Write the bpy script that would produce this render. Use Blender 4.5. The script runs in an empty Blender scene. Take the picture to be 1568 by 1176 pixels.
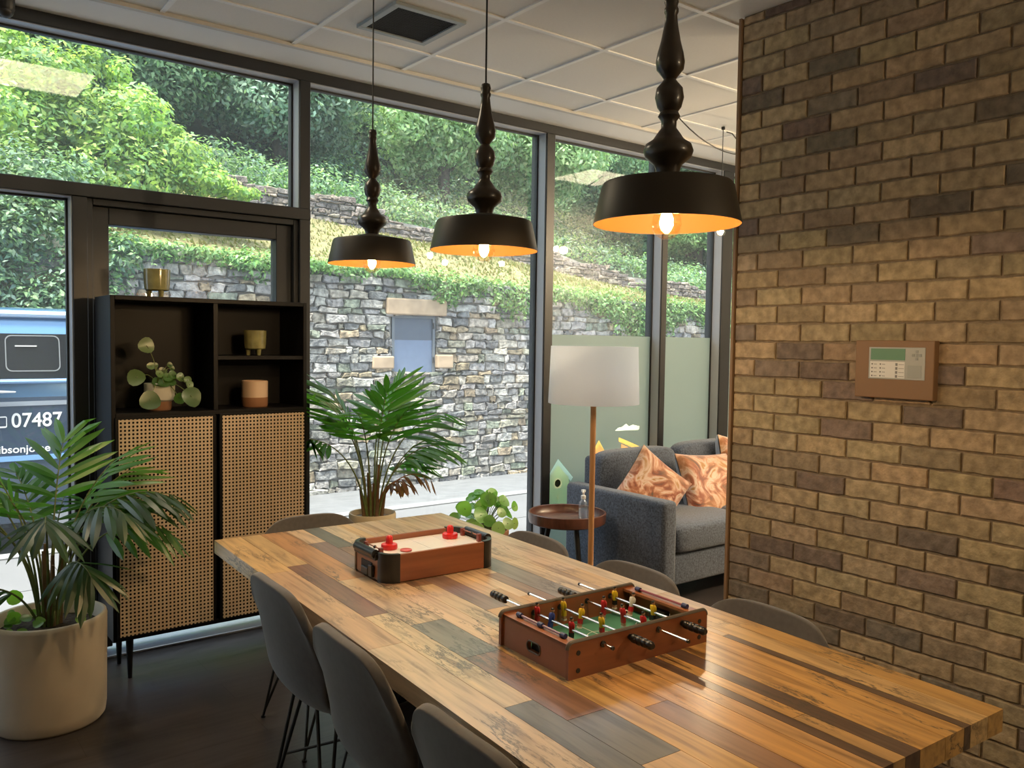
import bpy, math, random
import numpy as np
from mathutils import Vector, Matrix, noise as mnoise
random.seed(7)
PI = math.pi
scene = bpy.context.scene
COL = scene.collection
R = math.radians

# ------------------------------------------------------------------ materials
MATS = {}
class NT:
    def __init__(s, name):
        s.m = bpy.data.materials.new(name); s.m.use_nodes = True
        s.t = s.m.node_tree; s.n = s.t.nodes; s.l = s.t.links
        s.bsdf = s.n['Principled BSDF']; s.out = s.n['Material Output']
    def node(s, typ, **kw):
        nd = s.n.new(typ)
        for k, v in kw.items():
            if k.startswith('i_'):
                nd.inputs[k[2:].replace('_', ' ')].default_value = v
            else:
                setattr(nd, k, v)
        return nd
    def link(s, a, b): s.l.new(a, b)
    def math(s, op, a, b=None):
        nd = s.n.new('ShaderNodeMath'); nd.operation = op
        for i, v in enumerate((a, b)):
            if v is None: continue
            if isinstance(v, (int, float)): nd.inputs[i].default_value = v
            else: s.l.new(v, nd.inputs[i])
        return nd.outputs[0]
    def mix(s, fac, a, b, blend='MIX'):
        nd = s.n.new('ShaderNodeMix'); nd.data_type = 'RGBA'; nd.blend_type = blend
        for idx, v in ((0, fac), (6, a), (7, b)):
            if isinstance(v, (int, float)): nd.inputs[idx].default_value = v
            elif isinstance(v, tuple): nd.inputs[idx].default_value = v if len(v) == 4 else v + (1,)
            else: s.l.new(v, nd.inputs[idx])
        return nd.outputs[2]
    def ramp(s, fac, stops):
        nd = s.n.new('ShaderNodeValToRGB'); e = nd.color_ramp.elements
        while len(e) < len(stops): e.new(.5)
        for el, (p, c) in zip(e, stops):
            el.position = p; el.color = c if len(c) == 4 else tuple(c) + (1,)
        s.l.new(fac, nd.inputs[0]); return nd.outputs[0]

def mat(name, col=(.5, .5, .5), rough=.5, metal=0, var=0., scale=12, stretch=(1, 1, 1), bump=0., bscale=None,
        bdist=.01, attr=False, coat=0, emis=None, estr=0, spec=.5, sheen=0, detail=5):
    if name in MATS: return MATS[name]
    q = NT(name); b = q.bsdf
    b.inputs['Roughness'].default_value = rough; b.inputs['Metallic'].default_value = metal
    b.inputs['Specular IOR Level'].default_value = spec
    b.inputs['Coat Weight'].default_value = coat; b.inputs['Coat Roughness'].default_value = .12
    b.inputs['Sheen Weight'].default_value = sheen
    tc = q.node('ShaderNodeTexCoord'); mp = q.node('ShaderNodeMapping'); mp.inputs['Scale'].default_value = stretch
    q.link(tc.outputs['Object'], mp.inputs[0])
    base = None
    if attr:
        a = q.node('ShaderNodeAttribute', attribute_name='Col'); base = a.outputs['Color']
    else:
        rgb = q.node('ShaderNodeRGB'); rgb.outputs[0].default_value = tuple(col) + (1,); base = rgb.outputs[0]
    nz = q.node('ShaderNodeTexNoise'); nz.inputs['Scale'].default_value = scale; nz.inputs['Detail'].default_value = detail
    q.link(mp.outputs[0], nz.inputs['Vector'])
    if var:
        v = q.ramp(nz.outputs[0], [(.3, (1 - var,) * 3), (.7, (1 + var,) * 3)])
        base = q.mix(1.0, base, v, 'MULTIPLY')
    q.link(base, b.inputs['Base Color'])
    if bump:
        n2 = q.node('ShaderNodeTexNoise'); n2.inputs['Scale'].default_value = bscale or scale; n2.inputs['Detail'].default_value = detail
        q.link(mp.outputs[0], n2.inputs['Vector'])
        bp = q.node('ShaderNodeBump'); bp.inputs['Strength'].default_value = bump; bp.inputs['Distance'].default_value = bdist
        q.link(n2.outputs[0], bp.inputs['Height']); q.link(bp.outputs[0], b.inputs['Normal'])
    if emis:
        b.inputs['Emission Color'].default_value = tuple(emis) + (1,); b.inputs['Emission Strength'].default_value = estr
    MATS[name] = q.m; return q.m

def glass_mat(name, tint=(.97, .985, .98), refl=.04, rough=0.0, haze=0.0):
    q = NT(name); q.n.remove(q.bsdf)
    g = q.node('ShaderNodeNewGeometry')
    d = q.node('ShaderNodeVectorMath', operation='DOT_PRODUCT')
    q.link(g.outputs['Normal'], d.inputs[0]); q.link(g.outputs['Incoming'], d.inputs[1])
    x = q.math('SUBTRACT', 1.0, q.math('MINIMUM', q.math('ABSOLUTE', d.outputs['Value']), 1.0))
    f = q.math('ADD', q.math('MULTIPLY', q.math('POWER', x, 5.0), 1 - refl), refl)
    tr = q.node('ShaderNodeBsdfTransparent'); tr.inputs[0].default_value = tint + (1,)
    gl = q.node('ShaderNodeBsdfGlossy'); gl.inputs['Roughness'].default_value = rough
    mx = q.node('ShaderNodeMixShader'); q.link(f, mx.inputs[0]); q.link(tr.outputs[0], mx.inputs[1]); q.link(gl.outputs[0], mx.inputs[2])
    last = mx
    if haze:
        tl = q.node('ShaderNodeBsdfTranslucent'); tl.inputs[0].default_value = (.9, .93, .95, 1); m2 = q.node('ShaderNodeMixShader'); m2.inputs[0].default_value = haze
        q.link(mx.outputs[0], m2.inputs[1]); q.link(tl.outputs[0], m2.inputs[2]); last = m2
    q.link(last.outputs[0], q.out.inputs[0]); MATS[name] = q.m; return q.m

def translucent_mat(name, dcol, tcol, fac, rough=.6, clear=0.0, attr=False, glossy=.03):
    q = NT(name); q.n.remove(q.bsdf)
    df = q.node('ShaderNodeBsdfDiffuse'); df.inputs[0].default_value = dcol + (1,)
    tl = q.node('ShaderNodeBsdfTranslucent'); tl.inputs[0].default_value = tcol + (1,)
    if attr:
        a = q.node('ShaderNodeAttribute', attribute_name='Col')
        q.link(q.mix(1.0, a.outputs['Color'], dcol, 'MULTIPLY'), df.inputs[0]); q.link(q.mix(1.0, a.outputs['Color'], tcol, 'MULTIPLY'), tl.inputs[0])
    mx = q.node('ShaderNodeMixShader'); mx.inputs[0].default_value = fac
    q.link(df.outputs[0], mx.inputs[1]); q.link(tl.outputs[0], mx.inputs[2])
    gl = q.node('ShaderNodeBsdfGlossy'); gl.inputs['Roughness'].default_value = rough
    m2 = q.node('ShaderNodeMixShader'); m2.inputs[0].default_value = glossy
    q.link(mx.outputs[0], m2.inputs[1]); q.link(gl.outputs[0], m2.inputs[2]); last = m2
    if clear:
        tp = q.node('ShaderNodeBsdfTransparent'); m3 = q.node('ShaderNodeMixShader'); m3.inputs[0].default_value = clear
        q.link(last.outputs[0], m3.inputs[1]); q.link(tp.outputs[0], m3.inputs[2]); last = m3
    q.link(last.outputs[0], q.out.inputs[0]); MATS[name] = q.m; return q.m

def cane_mat():
    q = NT('cane_webbing'); b = q.bsdf
    tc = q.node('ShaderNodeTexCoord'); sp = q.node('ShaderNodeSeparateXYZ'); q.link(tc.outputs['Object'], sp.inputs[0])
    P = .0166
    def cell(o): return q.math('ABSOLUTE', q.math('SUBTRACT', q.math('FRACT', q.math('MULTIPLY', o, 1 / P)), .5))
    fx, fz = cell(sp.outputs[0]), cell(sp.outputs[2])
    p4 = q.math('ADD', q.math('POWER', fx, 3.0), q.math('POWER', fz, 3.0))
    hole = q.math('LESS_THAN', p4, .023)
    nz = q.node('ShaderNodeTexNoise'); nz.inputs['Scale'].default_value = 40
    mp = q.node('ShaderNodeMapping'); mp.inputs['Scale'].default_value = (1, 1, .15); q.link(tc.outputs['Object'], mp.inputs[0]); q.link(mp.outputs[0], nz.inputs['Vector'])
    c = q.mix(nz.outputs[0], (.45, .345, .235), (.62, .49, .345))
    q.link(c, b.inputs['Base Color']); b.inputs['Roughness'].default_value = .55
    bp = q.node('ShaderNodeBump'); bp.inputs['Strength'].default_value = .6; bp.inputs['Distance'].default_value = .002
    q.link(q.math('MAXIMUM', fx, fz), bp.inputs['Height']); q.link(bp.outputs[0], b.inputs['Normal'])
    tr = q.node('ShaderNodeBsdfTransparent'); mx = q.node('ShaderNodeMixShader')
    q.link(hole, mx.inputs[0]); q.link(b.outputs[0], mx.inputs[1]); q.link(tr.outputs[0], mx.inputs[2]); q.link(mx.outputs[0], q.out.inputs[0])
    MATS['cane'] = q.m; return q.m

def wood_attr(name, rough=.35, coat=.2, axis=1, crack=1.0):
    """reclaimed / board wood, colour per board from attribute, grain along axis"""
    q = NT(name); b = q.bsdf
    tc = q.node('ShaderNodeTexCoord'); mp = q.node('ShaderNodeMapping')
    st = [14, 14, 14]; st[axis] = 1.1; mp.inputs['Scale'].default_value = st; q.link(tc.outputs['Object'], mp.inputs[0])
    a = q.node('ShaderNodeAttribute', attribute_name='Col')
    n1 = q.node('ShaderNodeTexNoise'); n1.inputs['Scale'].default_value = 3.2; n1.inputs['Detail'].default_value = 8; n1.inputs['Distortion'].default_value = .6
    q.link(mp.outputs[0], n1.inputs['Vector'])
    v = q.ramp(n1.outputs[0], [(.28, (.50, .45, .42)), (.5, (1, 1, 1)), (.75, (1.28, 1.25, 1.18))])
    c = q.mix(1.0, a.outputs['Color'], v, 'MULTIPLY')
    mp2 = q.node('ShaderNodeMapping'); s2 = [5, 5, 5]; s2[axis] = 1.0; mp2.inputs['Scale'].default_value = s2; q.link(tc.outputs['Object'], mp2.inputs[0])
    n2 = q.node('ShaderNodeTexNoise'); n2.inputs['Scale'].default_value = 2.1; n2.inputs['Detail'].default_value = 9; n2.inputs['Roughness'].default_value = .7
    q.link(mp2.outputs[0], n2.inputs['Vector'])
    k = q.math('ABSOLUTE', q.math('SUBTRACT', n2.outputs[0], .47))
    ck = q.ramp(k, [(0.0, (1, 1, 1)), (.022, (0, 0, 0))])
    n3 = q.node('ShaderNodeTexNoise'); n3.inputs['Scale'].default_value = 2.6; q.link(tc.outputs['Object'], n3.inputs['Vector'])
    msk = q.ramp(n3.outputs[0], [(.47, (0, 0, 0)), (.58, (crack,) * 3)])
    fac = q.math('MULTIPLY', ck, msk)
    c = q.mix(fac, c, (.06, .05, .04))
    q.link(c, b.inputs['Base Color'])
    b.inputs['Roughness'].default_value = rough; b.inputs['Coat Weight'].default_value = coat; b.inputs['Coat Roughness'].default_value = .2
    bp = q.node('ShaderNodeBump'); bp.inputs['Strength'].default_value = .12; bp.inputs['Distance'].default_value = .004  # haze and the window's reflection veil painted into these blue greens
    q.link(n1.outputs[0], bp.inputs['Height']); q.link(bp.outputs[0], b.inputs['Normal'])
    MATS[name] = q.m; return q.m

def velvet_mat():
    q = NT('floral_velvet'); b = q.bsdf
    tc = q.node('ShaderNodeTexCoord')
    n1 = q.node('ShaderNodeTexNoise'); n1.inputs['Scale'].default_value = 7; n1.inputs['Detail'].default_value = 4; n1.inputs['Distortion'].default_value = 2.2
    q.link(tc.outputs['Object'], n1.inputs['Vector'])
    c1 = q.ramp(n1.outputs[0], [(.3, (.05, .025, .02)), (.42, (.34, .085, .03)), (.5, (.62, .33, .21)), (.57, (.74, .58, .48)), (.66, (.46, .20, .04))])
    n2 = q.node('ShaderNodeTexNoise'); n2.inputs['Scale'].default_value = 3; q.link(tc.outputs['Object'], n2.inputs['Vector'])
    c2 = q.mix(q.ramp(n2.outputs[0], [(.42, (0, 0, 0)), (.6, (1, 1, 1))]), c1, (.46, .22, .06))
    c2 = q.mix(.55, c1, c2)
    q.link(c2, b.inputs['Base Color']); b.inputs['Roughness'].default_value = .55; b.inputs['Sheen Weight'].default_value = .6
    MATS['velvet'] = q.m; return q.m

black_metal = mat('black_metal', (.012, .012, .013), .42)
frame_metal = mat('frame_metal', (.016, .017, .019), .38, spec=.5)
shade_metal = mat('shade_metal', (.045, .037, .028), .45, metal=.3)
gold_inside = mat('gold_lining', (.085, .034, .006), .6, spec=.08)
turned_wood = mat('turned_dark_wood', (.034, .024, .016), .33, var=.3, scale=30, stretch=(1, 1, .1), coat=.3)
ceiling_tile = mat('ceiling_tile', (.80, .79, .765), .9, bump=.1, bscale=260, bdist=.002, var=.015, scale=90)
grid_white = mat('grid_white', (.90, .90, .89), .5)
plaster = mat('white_plaster', (.84, .85, .85), .8)
mortar_m = mat('mortar', (.27, .21, .145), .95, var=.2, scale=60)
brick_m = mat('brick_face', rough=.9, var=.30, scale=28, bump=.95, bscale=34, bdist=.008, attr=True, detail=8)
stone_m = mat('rubble_stone', rough=.95, var=.55, scale=14, bump=1, bscale=16, bdist=.05, attr=True, detail=8)
floor_m = None
fabric_m = mat('grey_chair_fabric', (.082, .077, .078), .85, var=.12, scale=60, sheen=.35, bump=.15, bscale=500, bdist=.001)
sofa_m = mat('charcoal_tweed', (.078, .095, .130), .95, var=.55, scale=110, sheen=.3, bump=.25, bscale=400, bdist=.002, detail=2)
pot_m = mat('cream_stone_pot', (.55, .49, .40), .75, var=.06, scale=8)
soil_m = mat('potting_soil', (.035, .024, .017), 1, var=.6, scale=60, bump=1, bscale=70, bdist=.02)
pot2_m = mat('cream_planter', (.60, .50, .34), .6, var=.05)
stem_m = mat('palm_stem', (.13, .17, .05), .6, var=.3, scale=30)
dry_m = mat('dry_frond', (.24, .11, .04), .7, var=.3, scale=30)
cane_sheath = mat('palm_sheath', (.17, .10, .045), .8, var=.4, scale=40, stretch=(1, 1, .2))
leaf_m = translucent_mat('palm_leaf', (1, 1, 1), (2.2, 2.3, .9), .45, rough=.35, attr=True, glossy=.07)
tree_leaf = translucent_mat('tree_leaf', (1, 1, 1), (1.3, 1.35, .75), .45, rough=.5, attr=True, glossy=.02)
bark_m = mat('bark', (.06, .05, .04), .95, var=.4, scale=15, bump=.6)
cab_m = mat('black_cabinet', (.0022, .002, .0028), .5, spec=.22)
cab_side = mat('black_cabinet_side', (.03, .034, .04), .35)
cane = cane_mat()
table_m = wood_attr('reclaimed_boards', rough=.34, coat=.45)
game_wood = mat('red_brown_veneer', (.24, .075, .028), .4, var=.18, scale=10, stretch=(.3, 1, 4), coat=.3)
game_wood_light = mat('veneer_inside', (.30, .11, .045), .4, var=.12, scale=10, coat=.2)
chrome = mat('chrome', (.75, .76, .78), .18, metal=1)
paint = mat('painted_plastic', rough=.35, attr=True)
black_plastic = mat('black_plastic', (.013, .013, .014), .28)
red_plastic = mat('red_plastic', (.62, .02, .02), .3)
pitch_green = mat('pitch_green', (.055, .23, .165), .6)
white_field = mat('white_field', (.76, .79, .84), .22)
oak = mat('oak_pole', (.46, .23, .09), .5, var=.2, scale=30, stretch=(1, 1, .05))
trim_wood = mat('trim_oak', (.28, .17, .09), .55, var=.15, scale=20, stretch=(1, 1, .1))
walnut = mat('walnut', (.105, .04, .025), .38, var=.35, scale=9, stretch=(1, 6, 1), coat=.3)
shade_white = translucent_mat('lamp_shade_linen', (.82, .86, .92), (.88, .92, .97), .68, rough=.9, glossy=.0)
olive_glaze = mat('olive_glaze', (.20, .19, .08), .15, var=.2, scale=25, coat=.6)
beige_glaze = mat('beige_glaze', (.55, .40, .28), .5)
tan_clay = mat('tan_clay', (.26, .12, .055), .7)
white_glaze = mat('white_glaze', (.55, .52, .46), .45)
velvet = velvet_mat()
cushion_back = mat('cushion_grey_back', (.45, .47, .52), .7, sheen=.4)
glass = glass_mat('window_glass', refl=.035, haze=.03)  # thin translucent film: some dust, and a stand-in for veil glare
bulb_glass = glass_mat('bulb_glass', (1, .95, .85), .09)
clear_plastic = glass_mat('clear_plastic', (.90, .93, .97), .14, .05, .10)
frost = translucent_mat('frosted_film', (.50, .58, .54), (.55, .64, .59), .68, rough=.35, clear=.04, glossy=.05)
filament = mat('filament', (1, .6, .2), .5, emis=(1, .60, .22), estr=150)
brass = mat('brass', (.6, .38, .14), .3, metal=1)
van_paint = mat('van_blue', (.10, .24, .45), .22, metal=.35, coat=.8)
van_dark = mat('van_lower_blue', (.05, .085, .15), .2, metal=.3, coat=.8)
van_glass = mat('van_glass', (.012, .014, .017), .08, coat=.6)
rubber = mat('rubber', (.02, .02, .02), .6)
white_paint = mat('white_vinyl', (.82, .84, .86), .5)
asphalt = mat('asphalt', (.13, .133, .14), .9, var=.15, scale=6)
paving = mat('paving', (.115, .115, .12), .85, var=.12, scale=3)
grass_m = mat('dry_grass_ground', (.21, .19, .085), .95, var=.35, scale=4, bump=.8, bscale=25, bdist=.06)
earth_m = mat('leafy_ground', (.025, .045, .018), .95, var=.5, scale=3, bump=.8, bscale=9, bdist=.1)
lintel_m = mat('sandstone', (.45, .33, .22), .9, var=.2, scale=6, bump=.4)
hatch_m = mat('painted_steel', rough=.5, attr=True, var=.06)
alu = mat('aluminium', (.62, .65, .70), .35, metal=.7)
bead_m = mat('satin_grey_bead', (.42, .43, .46), .35, spec=.6)
panel_brown = mat('panel_brown', (.25, .135, .06), .5)
vent_black = mat('vent_black', (.012, .012, .012), .6)
vent_grey = mat('vent_grey', (.38, .42, .44), .5)
led_m = mat('led_diffuser', (.9, .9, .9), .5, emis=(1, .84, .58), estr=5)

# ------------------------------------------------------------------ mesh builder
class MB:
    def __init__(s): s.v = []; s.f = []; s.c = []; s.mi = []; s.cur = (1, 1, 1); s.m = 0; s.M = None
    def add(s, vs, fs, col=None):
        b = len(s.v)
        if s.M is not None: vs = [tuple(s.M @ Vector(v)) for v in vs]
        s.v.extend(vs); c = col or s.cur
        for f in fs: s.f.append(tuple(i + b for i in f)); s.c.append(c); s.mi.append(s.m)
        return s
    def box(s, x0, x1, y0, y1, z0, z1, col=None):
        vs = [(x, y, z) for z in (z0, z1) for y in (y0, y1) for x in (x0, x1)]
        return s.add(vs, [(0, 2, 3, 1), (4, 5, 7, 6), (0, 1, 5, 4), (2, 6, 7, 3), (0, 4, 6, 2), (1, 3, 7, 5)], col)
    def lathe(s, prof, n=32, cx=0, cy=0, cz=0, col=None, capb=False, capt=False):
        vs, fs = [], []
        for r, z in prof:
            for i in range(n):
                a = 2 * PI * i / n; vs.append((cx + r * math.cos(a), cy + r * math.sin(a), cz + z))
        for j in range(len(prof) - 1):
            for i in range(n):
                k = (i + 1) % n; fs.append((j * n + i, j * n + k, (j + 1) * n + k, (j + 1) * n + i))
        if capb: fs.append(tuple(range(n - 1, -1, -1)))
        if capt: fs.append(tuple((len(prof) - 1) * n + i for i in range(n)))
        return s.add(vs, fs, col)
    def sphere(s, c, r, n=16, m=10, col=None):
        rr = r if isinstance(r, tuple) else (r, r, r)
        vs, fs = [], []
        for j in range(m + 1):
            t = PI * j / m
            for i in range(n):
                a = 2 * PI * i / n
                vs.append((c[0] + rr[0] * math.sin(t) * math.cos(a), c[1] + rr[1] * math.sin(t) * math.sin(a), c[2] - rr[2] * math.cos(t)))
        for j in range(m):
            for i in range(n):
                k = (i + 1) % n; fs.append((j * n + i, j * n + k, (j + 1) * n + k, (j + 1) * n + i))
        return s.add(vs, fs, col)
    def tube(s, pts, r, n=8, col=None, cap=True):
        pts = [Vector(p) for p in pts]; vs, fs = [], []; up = Vector((0, 0, 1)); prev = None
        for i, p in enumerate(pts):
            d = (pts[min(i + 1, len(pts) - 1)] - pts[max(i - 1, 0)]).normalized()
            if prev is None:
                a = d.cross(up) if abs(d.z) < .95 else d.cross(Vector((1, 0, 0)))
            else:
                a = prev - d * prev.dot(d)
            a.normalize(); prev = a; b = d.cross(a)
            rr = r[i] if isinstance(r, (list, tuple)) else r
            for k in range(n):
                t = 2 * PI * k / n; vs.append(tuple(p + a * (rr * math.cos(t)) + b * (rr * math.sin(t))))
        for j in range(len(pts) - 1):
            for i in range(n):
                k = (i + 1) % n; fs.append((j * n + i, (j + 1) * n + i, (j + 1) * n + k, j * n + k))
        if cap:
            fs.append(tuple(range(n))); fs.append(tuple((len(pts) - 1) * n + i for i in range(n - 1, -1, -1)))
        return s.add(vs, fs, col)
    def prism(s, poly, a0, a1, axis='z', col=None):
        n = len(poly)
        def P(u, v, w): return {'z': (u, v, w), 'y': (u, w, v), 'x': (w, u, v)}[axis]
        vs = [P(u, v, a0) for u, v in poly] + [P(u, v, a1) for u, v in poly]
        fs = [tuple(range(n - 1, -1, -1)), tuple(range(n, 2 * n))] + [(i, (i + 1) % n, (i + 1) % n + n, i + n) for i in range(n)]
        return s.add(vs, fs, col)
    def grid(s, fn, nu, nv, col=None):
        vs = [fn(i / nu, j / nv) for j in range(nv + 1) for i in range(nu + 1)]
        fs = [(j * (nu + 1) + i, j * (nu + 1) + i + 1, (j + 1) * (nu + 1) + i + 1, (j + 1) * (nu + 1) + i) for j in range(nv) for i in range(nu)]
        return s.add(vs, fs, col)
    def build(s, name, m, parent=None, smooth=True, ang=40, bevel=0, seg=2, kind=None, loc=None, label=None):
        me = bpy.data.meshes.new(name); me.from_pydata(s.v, [], s.f)
        ms = m if isinstance(m, (list, tuple)) else [m]
        for x in ms: me.materials.append(x)
        if len(ms) > 1: me.polygons.foreach_set('material_index', s.mi)
        a = me.attributes.new('Col', 'FLOAT_COLOR', 'CORNER')
        cnt = [len(f) for f in s.f]
        arr = np.repeat(np.array([tuple(c) + (1,) for c in s.c], dtype=np.float32), cnt, axis=0)
        a.data.foreach_set('color', arr.ravel())
        me.validate(); me.update()
        if smooth:
            me.polygons.foreach_set('use_smooth', [True] * len(me.polygons))
            try: me.set_sharp_from_angle(angle=R(ang))
            except Exception: pass
        o = bpy.data.objects.new(name, me); COL.objects.link(o)
        if parent: o.parent = parent
        if loc: o.location = loc
        if kind: o['kind'] = kind
        if label: o['label'] = label
        if bevel:
            b = o.modifiers.new('bevel', 'BEVEL'); b.width = bevel; b.segments = seg; b.limit_method = 'ANGLE'; b.angle_limit = R(35)
        return o

def thing(name, label, cat, loc=(0, 0, 0), rz=0, group=None):
    o = bpy.data.objects.new(name, None); COL.objects.link(o); o.empty_display_size = .05
    o.location = loc; o.rotation_euler = (0, 0, rz); o['label'] = label; o['category'] = cat
    if group: o['group'] = group
    return o
def tag(o, label, cat, group=None):
    o['label'] = label; o['category'] = cat
    if group: o['group'] = group
    return o
def struct(name, loc=(0, 0, 0)):
    o = bpy.data.objects.new(name, None); COL.objects.link(o); o.location = loc; o['kind'] = 'structure'; return o
def dup(root, loc=None, rz=None, label=None, scale=None):
    r = root.copy(); COL.objects.link(r)
    if loc is not None: r.location = loc
    if rz is not None: r.rotation_euler = (0, 0, rz)
    if scale is not None: r.scale = scale
    if label: r['label'] = label
    for ch in list(root.children):
        c = ch.copy(); COL.objects.link(c); c.parent = r
        for g in list(ch.children):
            d = g.copy(); COL.objects.link(d); d.parent = c
    return r
def catmull(pts, n):
    out = []; P = [pts[0]] + list(pts) + [pts[-1]]
    for i in range(1, len(P) - 2):
        for k in range(n):
            t = k / n; p0, p1, p2, p3 = (np.array(P[i + d], float) for d in (-1, 0, 1, 2))
            out.append(tuple(.5 * ((2 * p1) + (-p0 + p2) * t + (2 * p0 - 5 * p1 + 4 * p2 - p3) * t * t + (-p0 + 3 * p1 - 3 * p2 + p3) * t ** 3)))
    out.append(tuple(pts[-1])); return out
def jit(c, a, rnd=random):
    k = 1 + rnd.uniform(-a, a); return tuple(max(0, x * k * (1 + rnd.uniform(-a, a) * .35)) for x in c)

# ------------------------------------------------------------------ camera
cam = bpy.data.cameras.new('camera'); co = bpy.data.objects.new('camera', cam); COL.objects.link(co)
M3 = Matrix(((.7917, .0193, -.6106), (-.6107, .0481, -.7904), (.0141, .9987, .0499)))
co.matrix_world = Matrix.Translation((0, 0, 1.507)) @ M3.to_quaternion().to_matrix().to_4x4()
cam.sensor_width = 36; cam.sensor_fit = 'HORIZONTAL'; cam.lens = 1282 / 1568 * 36; cam.clip_start = .02; cam.clip_end = 300
scene.camera = co

# ------------------------------------------------------------------ room shell
X0, X1, Y0, YW, CZ = -2.0, 6.6, -4.0, 4.3, 2.92
def floor_material():
    q = NT('dark_vinyl_floor'); b = q.bsdf
    tc = q.node('ShaderNodeTexCoord')
    bt = q.node('ShaderNodeTexBrick'); bt.inputs['Scale'].default_value = 1; bt.inputs['Brick Width'].default_value = 1.2; bt.inputs['Row Height'].default_value = .18
    bt.inputs['Mortar Size'].default_value = .0012; bt.inputs['Color1'].default_value = (.046, .040, .040, 1); bt.inputs['Color2'].default_value = (.060, .051, .049, 1); bt.inputs['Mortar'].default_value = (.02, .016, .014, 1)
    q.link(tc.outputs['Object'], bt.inputs['Vector'])
    mp = q.node('ShaderNodeMapping'); mp.inputs['Scale'].default_value = (1.5, 14, 1); q.link(tc.outputs['Object'], mp.inputs[0])
    nz = q.node('ShaderNodeTexNoise'); nz.inputs['Scale'].default_value = 3; nz.inputs['Detail'].default_value = 8; q.link(mp.outputs[0], nz.inputs['Vector'])
    c = q.mix(1.0, bt.outputs['Color'], q.ramp(nz.outputs[0], [(.3, (.62, .6, .6)), (.7, (1.35, 1.35, 1.35))]), 'MULTIPLY')
    q.link(c, b.inputs['Base Color'])
    q.link(q.math('ADD', q.math('MULTIPLY', nz.outputs[0], .2), .24), b.inputs['Roughness'])
    bp = q.node('ShaderNodeBump'); bp.inputs['Strength'].default_value = .08; bp.inputs['Distance'].default_value = .003
    q.link(nz.outputs[0], bp.inputs['Height']); q.link(bp.outputs[0], b.inputs['Normal'])
    return q.m
MB().box(X0 - .2, X1 + .2, Y0 - .2, 4.36, -.12, 0).build('floor', floor_material(), kind='structure', smooth=False)
# ceiling: 600 mm lay-in tiles, white grid, plaster margin at the window
ceil = struct('ceiling', (0, 0, 0))
VENT = (1.65, 3.0)
LEDS = [(.45, 3.0), (4.65, 3.0)]
tiles, bars = MB(), MB()
x = -2.55 + .0
xs = [-1.95 + .6 * i for i in range(-1, 16)]; ys = [-4.2 + .6 * i for i in range(0, 15)]
for gx in xs:
    for gy in ys:
        a, b_, c, d = max(gx, X0), min(gx + .6, X1), max(gy, Y0), min(gy + .6, 3.9)
        if b_ - a < .01 or d - c < .01: continue
        if any(abs(gx - lx) < .01 and abs(gy - ly) < .01 for lx, ly in LEDS): continue
        if abs(gx - VENT[0]) < .01 and abs(gy - VENT[1]) < .01:
            vx, vy, h = 1.955, 3.305, .15
            tiles.box(a, vx - h, c, d, CZ + .004, CZ + .02); tiles.box(vx + h, b_, c, d, CZ + .004, CZ + .02)
            tiles.box(vx - h, vx + h, c, vy - h, CZ + .004, CZ + .02); tiles.box(vx - h, vx + h, vy + h, d, CZ + .004, CZ + .02)
            continue
        tiles.box(a + .004, b_ - .004, c + .004, d - .004, CZ + .004, CZ + .02)
tiles.build('tile_field', ceiling_tile, ceil, smooth=False)
for gx in xs:
    if X0 < gx < X1: bars.box(gx - .011, gx + .011, Y0, 3.9, CZ - .003, CZ + .006)
for gy in ys:
    if Y0 < gy < 3.89: bars.box(X0, X1, gy - .011, gy + .011, CZ - .0025, CZ + .0055)
bars.build('grid', grid_white, ceil, smooth=False)
mg = MB(); mg.box(X0, X1, 3.9, 4.36, CZ - .006, CZ + .03); mg.build('plaster_margin', plaster, ceil, smooth=False)
mg = MB(); mg.box(X0, X1, 3.885, 3.905, CZ - .014, CZ + .01); mg.box(X0, X1, 3.905, 3.925, CZ - .010, CZ); mg.build('edge_trim', mat('edge_trim', (.62, .60, .56), .6), ceil, smooth=False)
mg = MB(); mg.box(X0 - .2, X1 + .2, Y0 - .2, 4.5, CZ + .08, CZ + .3); mg.build('roof_slab', plaster, ceil, smooth=False)
wall_white = mat('wall_white', (.74, .71, .66), .85)
MB().box(X0 - .2, X0, Y0 - .2, 4.36, 0, CZ + .1).build('wall_left', wall_white, kind='structure', smooth=False)
MB().box(X0, X1, Y0 - .2, Y0, 0, CZ + .1).build('wall_back', wall_white, kind='structure', smooth=False)
MB().box(X1, X1 + .2, Y0 - .2, 4.36, 0, CZ + .1).build('wall_far_right', wall_white, kind='structure', smooth=False)

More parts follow.
